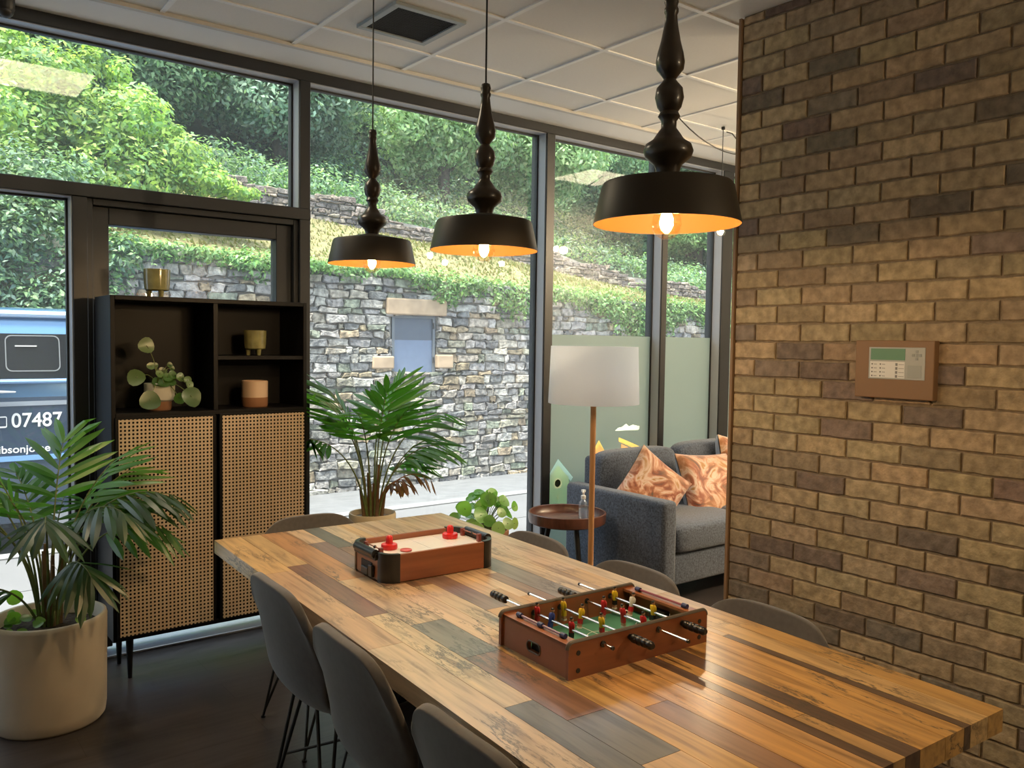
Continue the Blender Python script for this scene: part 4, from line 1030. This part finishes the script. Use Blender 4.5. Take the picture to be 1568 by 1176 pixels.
def top_z(x): return 2.45 - .035 * (x - 4)          # top of the retaining wall
def rub_z(x): return 3.50 - .105 * (x - 5.85)       # foot of the upper ruined wall
def hill_z(x, y):
    a, b = top_z(x) - .05, rub_z(x)
    if y < 13: t_ = (y - 9.9) / 3.1; return a + (b - a) * t_ + .12 * math.sin(x * .9) * math.sin(PI * t_)
    if y < 13.5: return b + .25 * (y - 13) / .5
    return b + .25 + (y - 13.5) * .50 + .25 * math.sin(x * .5 + y)
def rubble_wall(name, x0, x1, y, z0f, z1f, seed, colset, hmin=.055, hmax=.135, mort=None, hole=None, depth=.35):
    rnd = random.Random(seed); g = MB()
    z = min(z0f(x0), z0f(x1)) - .05; zmax = max(z1f(x0), z1f(x1)) + .05
    while z < zmax:
        h = rnd.uniform(hmin, hmax); x_ = x0 - rnd.uniform(0, .2)
        while x_ < x1:
            w = rnd.uniform(.08, .32) * (1.15 if h > .11 else 1); xm = x_ + w / 2
            xe = x_ + w; xs_ = x_
            if hole and hole[2] - .02 < z + h / 2 < hole[3] + .02:
                if x_ < hole[0] < xe: xe = hole[0]
                elif x_ < hole[1] < xe: xs_ = hole[1]
                elif hole[0] <= x_ and xe <= hole[1]: xe = xs_
            if xe - xs_ > .05 and z > z0f(xm) - .3 and z + h * .6 < z1f(xm):
                w_, x_k = xe - xs_, x_; x_, w, xm = xs_, xe - xs_, (xs_ + xe) / 2
                c = tuple(v_ * kk_ for kk_ in (rnd.uniform(.78, 1.2),) for v_ in jit(rnd.choice(colset), .06, rnd)); d = rnd.uniform(-.025, .02); j_ = lambda a=.020: rnd.uniform(-a, a)
                a0, a1, b0, b1 = x_ + .006, x_ + w - .006, z + .005, z + h - .005; i_ = .012
                P0 = [(a0 + j_(), b0 + j_()), (xm + j_(.04), b0 + j_()), (a1 + j_(), b0 + j_()), (a1 + j_(.012), (b0 + b1) / 2 + j_()), (a1 + j_(), b1 + j_()), (xm + j_(.04), b1 + j_()), (a0 + j_(), b1 + j_()), (a0 + j_(.012), (b0 + b1) / 2 + j_())]
                mz = (b0 + b1) / 2
                P1 = [(xm + (p - xm) * (1 - i_ * 2 / w), mz + (q_ - mz) * (1 - i_ * 2 / h)) for p, q_ in P0]
                vs = [(p, y + .06, q_) for p, q_ in P0] + [(p, y + d, q_) for p, q_ in P0] + [(p, y + d - .02 + j_(.006), q_) for p, q_ in P1]
                fs = [(r_ * 8 + i, r_ * 8 + (i + 1) % 8, (r_ + 1) * 8 + (i + 1) % 8, (r_ + 1) * 8 + i) for r_ in range(2) for i in range(8)] + [tuple(range(16, 24))]
                g.add(vs, fs, c)
            x_ = max(x_ + w, xe)
        z += h
    n_ = 24; cuts = [x0 + (x1 - x0) * i / n_ for i in range(n_ + 1)]
    if hole: cuts = sorted([c_ for c_ in cuts if not hole[0] - .05 < c_ < hole[1] + .05] + [hole[0], hole[1]])
    for a, b in zip(cuts[:-1], cuts[1:]):
        za, zb = z1f(a), z1f(b); la, lb = z0f(a) - .4, z0f(b) - .4
        g.m = 1
        if not (hole and a < hole[1] - .01 and b > hole[0] + .01):
            g.add([(a, y + .03, la), (b, y + .03, lb), (b, y + .03, zb - .03), (a, y + .03, za - .03), (a, y + depth, la), (b, y + depth, lb), (b, y + depth, zb - .03), (a, y + depth, za - .03)], [(0, 1, 2, 3), (3, 2, 6, 7), (4, 7, 6, 5)])
        else:
            for zz0, zz1 in ((la, hole[2]), (hole[3], zb - .03)): g.add([(a, y + .03, zz0), (b, y + .03, zz0), (b, y + .03, zz1), (a, y + .03, zz1)], [(0, 1, 2, 3)])
        g.m = 0
    return g.build(name, [stone_m, mat('wall_mortar', (.27, .26, .235), .95, var=.3, scale=8)], kind='structure', smooth=True, ang=25)
STN = [(.30, .285, .265), (.38, .36, .325), (.22, .215, .21), (.38, .34, .28), (.29, .27, .21), (.165, .165, .165), (.34, .325, .30), (.34, .27, .18), (.24, .26, .20), (.40, .38, .35)]
HX0, HX1, HZ0_, HZ1_ = 5.56, 6.24, 1.08, 1.85
rubble_wall('wall_retaining', -8, 20, 9.8, lambda x: -.42, top_z, 4, STN, hole=(HX0 - .02, HX1 + .02, HZ0_, HZ1_))
rubble_wall('wall_ruin', -2, 26, 13.0, rub_z, lambda x: rub_z(x) + .34 + .07 * math.sin(x * 1.3) + .06 * math.sin(x * 3.1), 9, [(.21, .175, .155), (.25, .21, .18), (.17, .15, .14), (.28, .235, .19)], .05, .10)
g = MB(); g.box(HX0 - .12, HX1 + .14, 9.74, 9.95, HZ1_, HZ1_ + .22); g.box(HX0 - .32, HX0, 9.75, 9.95, HZ0_ + .05, HZ0_ + .22); g.box(HX1, HX1 + .26, 9.75, 9.95, HZ0_ + .05, HZ0_ + .24)
g.build('lintel', lintel_m, kind='structure', smooth=False, bevel=.02)
t = thing('metal_hatch', 'blue grey metal hatch set in the stone wall outside', 'hatch', ((HX0 + HX1) / 2, 9.86, (HZ0_ + HZ1_) / 2))
w, h = (HX1 - HX0) / 2, (HZ1_ - HZ0_) / 2
g = MB(); g.box(-w, w, -.01, .02, -h, 0.05, (.17, .22, .32)); g.box(-w, w, -.01, .02, .05, h, (.09, .11, .145)); g.build('plate', hatch_m, t, smooth=False)
g = MB(); g.box(-w, -w + .04, -.03, -.01, -h, h, (.16, .18, .2)); g.box(w - .04, w, -.03, -.01, -h, h, (.16, .18, .2)); g.box(-w + .04, w - .04, -.03, -.01, h - .04, h, (.16, .18, .2))
for z_ in (-.22, .25): g.tube([(w - .03, -.035, z_ - .04), (w - .03, -.035, z_ + .04)], .012, 10, col=(.05, .05, .05))
g.build('frame', hatch_m, t, smooth=False)
# hillside
g = MB(); nx_, ny_ = 44, 40
def hf(u, v): x_ = -10 + 48 * u; y_ = 9.92 + 30 * v ** 1.2; return (x_, y_, hill_z(x_, y_))
g.grid(hf, nx_, ny_)
for i, f in enumerate(g.f):
    y_ = np.mean([g.v[j][1] for j in f]); g.mi[i] = 0 if y_ < 13.3 else 1
g.build('hillside', [grass_m, earth_m], kind='structure')
# grass tufts on the slope
rnd = random.Random(17); g = MB()
for i in range(16000):
    x_ = rnd.uniform(2, 22); y_ = rnd.uniform(9.95, 12.95); z_ = hill_z(x_, y_) - .01; a = rnd.uniform(0, PI); h_ = rnd.uniform(.025, .075); w_ = rnd.uniform(.012, .03)
    l_ = rnd.uniform(-.06, .06)
    c = rnd.choice([(.22, .205, .09), (.19, .20, .075), (.26, .23, .125), (.16, .20, .065)])
    g.add([(x_ - w_ * math.cos(a), y_ - w_ * math.sin(a), z_), (x_ + w_ * math.cos(a), y_ + w_ * math.sin(a), z_), (x_ + l_, y_ + l_ * .5, z_ + h_)], [(0, 1, 2)], jit(c, .15, rnd))
o = g.build('grass', tree_leaf, kind='stuff', smooth=False); tag(o, 'yellowing grass on the slope above the stone wall', 'grass')

class Leaves:
    def __init__(s, V, C): s.V, s.C = V, C           # V: n x 4 x 3, C: n x 3
    def build(s, name, m, parent=None, smooth=False):
        n = len(s.V); me = bpy.data.meshes.new(name)
        me.vertices.add(n * 4); me.vertices.foreach_set('co', s.V.astype(np.float32).ravel())
        me.loops.add(n * 4); me.loops.foreach_set('vertex_index', np.arange(n * 4, dtype=np.int32))
        me.polygons.add(n); me.polygons.foreach_set('loop_start', np.arange(0, n * 4, 4, dtype=np.int32))
        me.update(calc_edges=True); me.materials.append(m)
        a = me.attributes.new('Col', 'FLOAT_COLOR', 'CORNER')
        c = np.ones((n, 4, 4), np.float32); c[:, :, :3] = s.C[:, None, :]; a.data.foreach_set('color', c.ravel())
        o = bpy.data.objects.new(name, me); COL.objects.link(o)
        if parent: o.parent = parent
        return o
def unit(a): return a / np.maximum(1e-9, np.linalg.norm(a, axis=1, keepdims=True))
def foliage(blobs, nleaf, size, cols, seed, rough=.16):
    rg = np.random.default_rng(seed); B = np.array(blobs, float)
    w = B[:, 3] * B[:, 4] + B[:, 3] * B[:, 5]; idx = rg.choice(len(B), nleaf, p=w / w.sum()); b = B[idx]
    d = unit(rg.normal(size=(nleaf, 3)))
    rr = np.where(rg.random(nleaf) < .8, rg.uniform(.74, 1.05, nleaf), rg.uniform(.3, .8, nleaf))
    ph = rg.uniform(0, 6.28, (len(B), 3))[idx]
    rr *= 1 + rough * (np.sin(d[:, 0] * 5 + ph[:, 0]) * np.sin(d[:, 1] * 5 + ph[:, 1]) + np.sin(d[:, 2] * 6 + ph[:, 2]) * .6 + .5 * np.sin(d[:, 0] * 11 + d[:, 2] * 9 + ph[:, 1]))
    P = b[:, :3] + d * b[:, 3:6] * rr[:, None]
    # leaves gather in small sprays
    k = max(1, nleaf // 9); cen = P[rg.integers(0, nleaf, k)]; 
    nr = unit(d + np.array([0, -.2, .55]) + rg.uniform(-1, 1, (nleaf, 3)) * .8)
    t = unit(np.cross(nr, rg.normal(size=(nleaf, 3)))); e = np.cross(nr, t)
    sz = size * rg.uniform(.6, 1.35, nleaf)[:, None]
    V = np.stack([P - t * sz * .55, P + e * sz * .36, P + t * sz - nr * sz * .2, P - e * sz * .36], 1)
    C = np.array(cols)[rg.integers(0, len(cols), nleaf)] * rg.uniform(.75, 1.25, (nleaf, 1)) * rg.uniform(.92, 1.08, (nleaf, 3))
    cb = rg.uniform(.8, 1.2, len(B))[idx]
    return Leaves(V, C * cb[:, None])
def blobs_tree(rnd, rx, rz, n, zc):
    out = []
    for i in range(n):
        a = rnd.uniform(0, 2 * PI); q_ = rnd.uniform(.15, .75); zz = rnd.uniform(-.75, .8)
        s_ = rnd.uniform(.32, .55) * rx
        out.append((q_ * rx * math.cos(a) * math.sqrt(max(.1, 1 - zz * zz)), q_ * rx * math.sin(a) * math.sqrt(max(.1, 1 - zz * zz)), zc + zz * rz * .8, s_, s_, s_ * .72))
    return out
def make_tree(label, loc, h, rx, rz, cols, seed, nleaf=9000, size=.13, nb=13, group='trees on the hill', name='tree'):
    t = thing(name, label, 'tree', loc, group=group); rnd = random.Random(seed)
    bl = blobs_tree(rnd, rx * 1.12, rz * 1.05, nb, h - rz * .95)
    foliage(bl, nleaf, size, cols, seed).build('crown', tree_leaf, t)
    g = MB(); g.tube([(0, 0, -.4), (.05, .02, h * .3), (-.05, 0, h * .65)], [.16, .12, .06], 9)
    for b in bl[:8]: g.tube([(0, 0, h * rnd.uniform(.25, .5)), (b[0] * .5, b[1] * .5, b[2] - .3), (b[0], b[1], b[2])], [.06, .04, .015], 6)
    g.build('trunk', bark_m, t); return t
DG = [(.10, .19, .10), (.13, .23, .12), (.08, .16, .085), (.19, .30, .16)]
MGc = [(.18, .31, .13), (.23, .37, .16), (.14, .26, .11), (.31, .45, .23)]
BG = [(.25, .40, .07), (.33, .48, .10), (.19, .33, .09), (.42, .54, .16), (.22, .36, .16)]
LG = [(.30, .45, .22), (.37, .52, .28), (.23, .37, .17), (.44, .58, .34)]
BL = [(.17, .27, .20), (.22, .33, .24), (.13, .22, .16), (.31, .42, .32)]
def gz(x, y): return hill_z(x, y)
# bright near tree, left
t = thing('tree', 'bright yellow green tree leaning over the wall at the upper left', 'tree', (2.3, 10.9, gz(2.3, 10.9)))
zb = gz(2.3, 10.9)
bl = [(-1.1, 0, 3.9 - zb, .7, .6, .45), (-.6, 0, 4.45 - zb, .5, .55, .35), (-.3, 0, 3.95 - zb, .7, .6, .42), (.28, -.1, 4.1 - zb, .45, .5, .34), (.1, 0, 3.45 - zb, .8, .7, .4), (.72, -.1, 3.72 - zb, .45, .5, .26), (1.05, -.15, 3.45 - zb, .48, .45, .17), (1.5, -.2, 3.36 - zb, .28, .3, .07), (-.9, 0, 3.3 - zb, .8, .6, .4),
      (.15, 0, 4.62 - zb, .16, .2, .22), (-.15, 0, 4.72 - zb, .15, .2, .2), (.42, 0, 4.42 - zb, .14, .2, .14), (-.95, 0, 4.75 - zb, .2, .25, .18), (.75, -.1, 4.0 - zb, .16, .2, .09), (1.1, -.1, 3.66 - zb, .2, .2, .07)]
foliage(bl, 26000, .052, BG + BG + MGc[:2], 31, .22).build('crown', tree_leaf, t)
g = MB(); g.tube([(0, .3, -.4), (-.1, .2, .5), (0, 0, 1.3)], [.09, .07, .04], 9)
for b in bl: g.tube([(-.05, .1, .5), (b[0] * .5, .05, b[2] - .3), (b[0], b[1], b[2])], [.022, .014, .005], 6)
g.build('trunk', bark_m, t)
# trees on the hill: several greens, paled and blued to paint haze into the leaves
rows = [('T', 3.4, 15.6, 3.4, 1.7, 1.5, DG), ('T', 6.4, 15.8, 3.3, 1.75, 1.5, BL), ('T', 9.6, 14.9, 2.9, 1.5, 1.1, LG), ('T', 12.2, 14.9, 2.8, 1.4, 1.15, LG), ('T', 15.3, 15.6, 3.2, 1.6, 1.3, DG), ('T', 18.6, 15.6, 3.0, 1.6, 1.3, MGc), ('T', 22.2, 15.8, 3.2, 1.7, 1.4, DG),
        ('T', .8, 16.0, 3.6, 1.8, 1.6, MGc), ('T', 1.8, 19.2, 4.2, 2.0, 1.8, MGc), ('T', 5.2, 18.8, 4.2, 2.1, 1.9, BL), ('T', 8.4, 18.6, 4.2, 2.0, 1.8, BL), ('T', 11.8, 18.9, 4.0, 2.0, 1.8, DG), ('T', 15.2, 18.8, 4.2, 2.1, 1.8, MGc), ('T', 18.9, 18.7, 4.2, 2.1, 1.8, BL), ('T', 22.8, 18.9, 4.2, 2.1, 1.9, DG), ('T', 26.8, 18.9, 4.2, 2.2, 1.9, MGc),
        ('T', 4.0, 22.6, 4.8, 2.6, 2.2, DG), ('T', 8.6, 22.5, 4.8, 2.6, 2.2, MGc), ('T', 13.4, 22.6, 4.8, 2.6, 2.2, BL), ('T', 18.3, 22.6, 4.8, 2.6, 2.2, DG), ('T', 23.5, 22.6, 4.8, 2.7, 2.2, MGc), ('T', 29, 22.6, 4.8, 2.7, 2.2, DG)]
kinds = {id(DG): 'dark green', id(MGc): 'fresh green', id(BL): 'hazy blue green', id(LG): 'pale green'}
protos = {}; rnd = random.Random(2)
for i, (_, tx, ty, h, rx, rz, cols) in enumerate(rows):
    rowname = 'front' if ty < 17 else ('middle' if ty < 21 else 'back'); k = (id(cols), rowname)
    pos = ['left', 'centre left', 'centre', 'centre right', 'right'][min(4, max(0, int(tx / 5.5)))]
    lab_ = '%s tree in the %s row on the hill, %s of the windows' % (kinds[id(cols)], rowname, pos)
    loc = (tx, ty, gz(tx, ty) - .1)
    if k not in protos:
        protos[k] = make_tree(lab_, loc, h, rx, rz, cols, 40 + i, nleaf=34000 if ty < 17 else 26000, size=.075 if ty < 17 else .105, nb=22)
    else:
        dup(protos[k], loc, rnd.uniform(0, 6.28), lab_, (rnd.uniform(.92, 1.08),) * 3)
# hedge of ivy above the ruined wall
rnd = random.Random(12); bl = []
x_ = -1.0
while x_ < 27:
    z_ = rub_z(x_) + .33; bl.append((x_, 13.75 + rnd.uniform(-.15, .3), z_ + rnd.uniform(.08, .40), rnd.uniform(.45, .75), .55, rnd.uniform(.28, .45))); x_ += .36
for i in range(70):
    x_ = rnd.uniform(-1, 27); y_ = rnd.uniform(14.3, 15.6); bl.append((x_, y_, gz(x_, y_) + .12, rnd.uniform(.6, .95), .6, rnd.uniform(.3, .55)))
o = foliage(bl, 90000, .055, MGc + DG + BL + [(.20, .38, .11)], 77).build('hedge', tree_leaf); tag(o, 'band of green ivy growing above the ruined wall on the hill', 'hedge'); o['kind'] = 'stuff'
bl = []
for i in range(170):
    x_ = rnd.uniform(-3, 32); y_ = rnd.uniform(16.4, 24); bl.append((x_, y_, gz(x_, y_) + .2, rnd.uniform(.8, 1.5), .9, rnd.uniform(.4, .9)))
o = foliage(bl, 80000, .10, DG + BL, 97).build('undergrowth', tree_leaf); tag(o, 'dark undergrowth between the tree trunks on the hill', 'undergrowth'); o['kind'] = 'stuff'
# ivy over the retaining wall
rnd = random.Random(13); bl = []
x_ = 2.2
while x_ < 19:
    hang = .05 + .05 * math.sin(x_ * 2.1) + .04 * math.sin(x_ * 5.3)
    if 6.3 < x_ < 8.6: hang = .20 + .13 * math.sin(x_ * 4.2 + 1)
    if x_ > 8.8: hang = .36 + .22 * math.sin(x_ * 2.6)
    z_ = top_z(x_)
    bl.append((x_, 9.75 + rnd.uniform(-.03, .12), z_ + .0 - hang * .6, rnd.uniform(.16, .26), .13, .09 + hang * .7)); x_ += .16
o = foliage(bl, 34000, .042, MGc + [(.22, .38, .12), (.10, .20, .07)], 78, .3).build('ivy', tree_leaf); tag(o, 'ivy spilling over the top of the stone wall', 'ivy'); o['kind'] = 'stuff'
# shrub in front of the left end of the wall
rnd = random.Random(14); bl = []
for i in range(70): bl.append((rnd.uniform(.2, 1.75), 9.62 + rnd.uniform(-.03, .03), rnd.uniform(.0, 2.7), rnd.uniform(.3, .5), .12, rnd.uniform(.25, .42)))
for i in range(12): bl.append((rnd.uniform(1.6, 2.45), 9.64, rnd.uniform(.4, 2.5), .26, .10, .28))
for i in range(16): bl.append((rnd.uniform(-3, 1.9), 10.0 + rnd.uniform(-.1, .2), rnd.uniform(2.75, 3.3), rnd.uniform(.4, .6), .4, rnd.uniform(.3, .42)))
o = foliage(bl, 70000, .045, MGc + DG + BL + [(.28, .40, .24)], 79, .3).build('shrub', tree_leaf); tag(o, 'dense green shrub covering the wall end behind the blue van', 'shrub')

# ------------------------------------------------------------------ van
t = thing('van', 'blue van with white lettering parked outside the left window', 'van', (0.2, 8.5, -.28))
VY = -.95      # near side, y = 7.55
def vsec(x):   # cross-section (y,z) scaled towards the nose
    k = 1.0 if -2.3 < x < 2.3 else .9
    pts = [(-.90, .30), (-.945, .45), (-.95, .82), (-.95, 1.30), (-.935, 1.42), (-.87, 1.80), (-.80, 1.945), (-.70, 1.99), (0, 2.03), (.70, 1.99), (.80, 1.945), (.87, 1.80), (.95, 1.32), (.95, .82), (.945, .45), (.90, .30)]
    return [(y * k, z * (1 if k == 1 else .985) if z > 1 else z) for y, z in pts]
def loft(mb, secs, col=None):
    n_ = len(secs[0][1]); vs = [(x_, y_, z_) for x_, s_ in secs for y_, z_ in s_]; fs = []
    for j in range(len(secs) - 1):
        for i in range(n_): k = (i + 1) % n_; fs.append((j * n_ + i, j * n_ + k, (j + 1) * n_ + k, (j + 1) * n_ + i))
    fs.append(tuple(range(n_))); fs.append(tuple((len(secs) - 1) * n_ + i for i in range(n_ - 1, -1, -1))); mb.add(vs, fs, col)
def nose(x, f, lo=.30): return [(y * (1 - .12 * f), lo + (z - lo) * (1 - f)) for y, z in vsec(0)]
g = MB(); loft(g, [(-3.6, nose(-3.6, .52)), (-3.45, nose(0, .46)), (-2.75, nose(0, .40)), (-2.1, vsec(0)), (2.0, vsec(0)), (2.12, [(y * .95, z * .99) for y, z in vsec(0)])])
for i, f in enumerate(g.f):
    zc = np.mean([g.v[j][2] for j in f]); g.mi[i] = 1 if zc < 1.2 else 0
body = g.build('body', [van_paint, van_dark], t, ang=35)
def on_side(z):   # y of the near flank at height z (local)
    pts = vsec(0)[1:8]
    for (y0, z0), (y1, z1) in zip(pts[:-1], pts[1:]):
        if z0 <= z <= z1: return y0 + (y1 - y0) * (z - z0) / max(1e-6, z1 - z0)
    return -.95
def side_patch(mb, poly, off, th=.006, col=None):
    c_ = MB(); vs0 = [(x_, on_side(z_) - off, z_) for x_, z_ in poly]; vs1 = [(x_, on_side(z_) - off - th, z_) for x_, z_ in poly]; n_ = len(poly)
    mb.add(vs0 + vs1, [tuple(range(n_, 2 * n_))] + [(i, (i + 1) % n_, (i + 1) % n_ + n_, i + n_) for i in range(n_)], col)
def rr(x0, x1, z0, z1, r, n=5):
    return [((x0 + x1) / 2 + a, (z0 + z1) / 2 + b) for a, b in rrect((x1 - x0) / 2, (z1 - z0) / 2, r, n)]
zo = .28; xo = -.2
g = MB(); side_patch(g, [(-2.0, 1.435), (2.0, 1.435), (2.0, 1.80), (-1.9, 1.80)], .001, .004); gp = g.build('window_band', van_glass, t, smooth=False)
g = MB(); out = rr(.862 + xo, 1.245 + xo, 1.222 + zo, 1.508 + zo, .045); inn = rr(.870 + xo, 1.237 + xo, 1.230 + zo, 1.500 + zo, .04); n_ = len(out)
vs = [(x_, on_side(z_) - .009, z_) for x_, z_ in out] + [(x_, on_side(z_) - .009, z_) for x_, z_ in inn]
g.add(vs, [(i, (i + 1) % n_, (i + 1) % n_ + n_, i + n_) for i in range(n_)]); g.build('window_seal', mat('seal_grey', (.18, .19, .2), .5), gp, smooth=False)
g = MB(); side_patch(g, [(.93 + xo, 1.418 + zo), (1.08 + xo, 1.418 + zo), (1.08 + xo, 1.427 + zo), (.93 + xo, 1.427 + zo)], .008, .01); g.build('window_catch', mat('catch_grey', (.5, .5, .5), .4), gp, smooth=False)
g = MB(); g.tube([(-2.0, -.955, 1.425), (2.05, -.955, 1.425)], .018, 8); g.build('belt_line', mat('van_light_blue', (.22, .42, .75), .2, coat=.8), t)
g = MB(); g.tube([(-2.0, -.83, 1.955), (2.05, -.83, 1.955)], .028, 8); g.build('roof_gutter', mat('van_pale_blue', (.45, .62, .85), .25, coat=.6), t)
g = MB(); side_patch(g, [(-2.0, 1.215), (2.05, 1.24), (2.05, 1.275), (-2.0, 1.25)], .001, .004); g.build('grey_stripe', mat('stripe_grey', (.30, .34, .40), .4), t, smooth=False)
g = MB(); g.tube([(.60 + xo, -.985, 1.345), (.78 + xo, -.99, 1.35), (.92 + xo, -.985, 1.345)], [.01, .016, .008], 8); g.build('door_handle', chrome, t)
g = MB(); side_patch(g, [(-2.05, .80), (2.05, .80), (2.05, .84), (-2.05, .84)], .001, .012); g.build('side_rub_strip', mat('van_light_blue'), t, smooth=False)
for wx in (-2.35, 1.15):
    for s in (-1, 1):
        g = MB(); g.M = Matrix.Translation((wx, s * .80, .33)) @ Matrix.Rotation(PI / 2, 4, 'X'); g.lathe([(0, -.11), (.22, -.11), (.31, -.10), (.33, -.06), (.33, .06), (.31, .10), (.22, .11), (0, .11)], 36); w_ = g.build('wheel', rubber, t)
        g = MB(); g.M = Matrix.Translation((wx, s * .915, .33)) @ Matrix.Rotation(PI / 2, 4, 'X'); g.lathe([(0, -.006), (.20, -.004), (.21, .004), (0, .006)], 30); g.build('hubcap', alu, w_)
def text_part(body_, name, x, z, size, m, parent, y=-.9545, sx=1., shear=0):
    c = bpy.data.curves.new(name, 'FONT'); c.body = body_; c.size = size; c.extrude = .0012; c.offset = size * .012
    tmp = bpy.data.objects.new('tmp_text', c); COL.objects.link(tmp)
    dg = bpy.context.evaluated_depsgraph_get(); me = bpy.data.meshes.new_from_object(tmp.evaluated_get(dg)); bpy.data.objects.remove(tmp)
    me.materials.clear(); me.materials.append(m); o = bpy.data.objects.new(name, me); COL.objects.link(o); o.parent = parent
    o.location = (x, y, z); o.rotation_euler = (PI / 2, 0, 0); o.scale = (sx, 1, 1); return o
text_part('07487', 'phone_number', .890 + xo, .786 + zo, .158, white_paint, t, sx=.90)
text_part('4', 'phone_number_end', 1.30 + xo, .79 + zo, .150, white_paint, t, sx=.9)
text_part('ibsonjoine', 'web_address', .800 + xo, .585 + zo, .083, white_paint, t, sx=1.05)
g = MB(); out = rr(.806 + xo, .862 + xo, .785 + zo, .875 + zo, .012); inn = rr(.812 + xo, .856 + xo, .797 + zo, .865 + zo, .006); n_ = len(out)
g.add([(a, -.9562, b) for a, b in out] + [(a, -.9562, b) for a, b in inn], [(i, (i + 1) % n_, (i + 1) % n_ + n_, i + n_) for i in range(n_)]); g.build('phone_icon', white_paint, t, smooth=False)

# ------------------------------------------------------------------ sky, sun
w = bpy.data.worlds.new('sky'); scene.world = w; w.use_nodes = True
nt = w.node_tree; bg = nt.nodes['Background']
tc = nt.nodes.new('ShaderNodeTexCoord'); sp = nt.nodes.new('ShaderNodeSeparateXYZ'); nt.links.new(tc.outputs['Generated'], sp.inputs[0])
rp = nt.nodes.new('ShaderNodeValToRGB'); e = rp.color_ramp.elements; e[0].position = 0.0; e[0].color = (.62, .74, .92, 1); e[1].position = .6; e[1].color = (.80, .90, 1.0, 1)
nt.links.new(sp.outputs[2], rp.inputs[0]); nt.links.new(rp.outputs[0], bg.inputs[0]); bg.inputs[1].default_value = 1.25
S = bpy.data.lights.new('sun', 'SUN'); S.energy = 7.0; S.angle = R(14); S.color = (1, .96, .86); so = bpy.data.objects.new('sun', S); COL.objects.link(so)
so.rotation_euler = Vector((.36, .14, -.92)).to_track_quat('-Z', 'Y').to_euler()

scene.view_settings.view_transform = 'Standard'; scene.view_settings.look = 'None'
scene.view_settings.exposure = 1.25; scene.view_settings.gamma = 1
try: scene.view_settings.use_curve_mapping = False
except Exception: pass
scene.cycles.use_denoising = True
scene.cycles.max_bounces = 8; scene.cycles.transparent_max_bounces = 16; scene.cycles.caustics_reflective = False; scene.cycles.caustics_refractive = False
scene.cycles.sample_clamp_indirect = 8
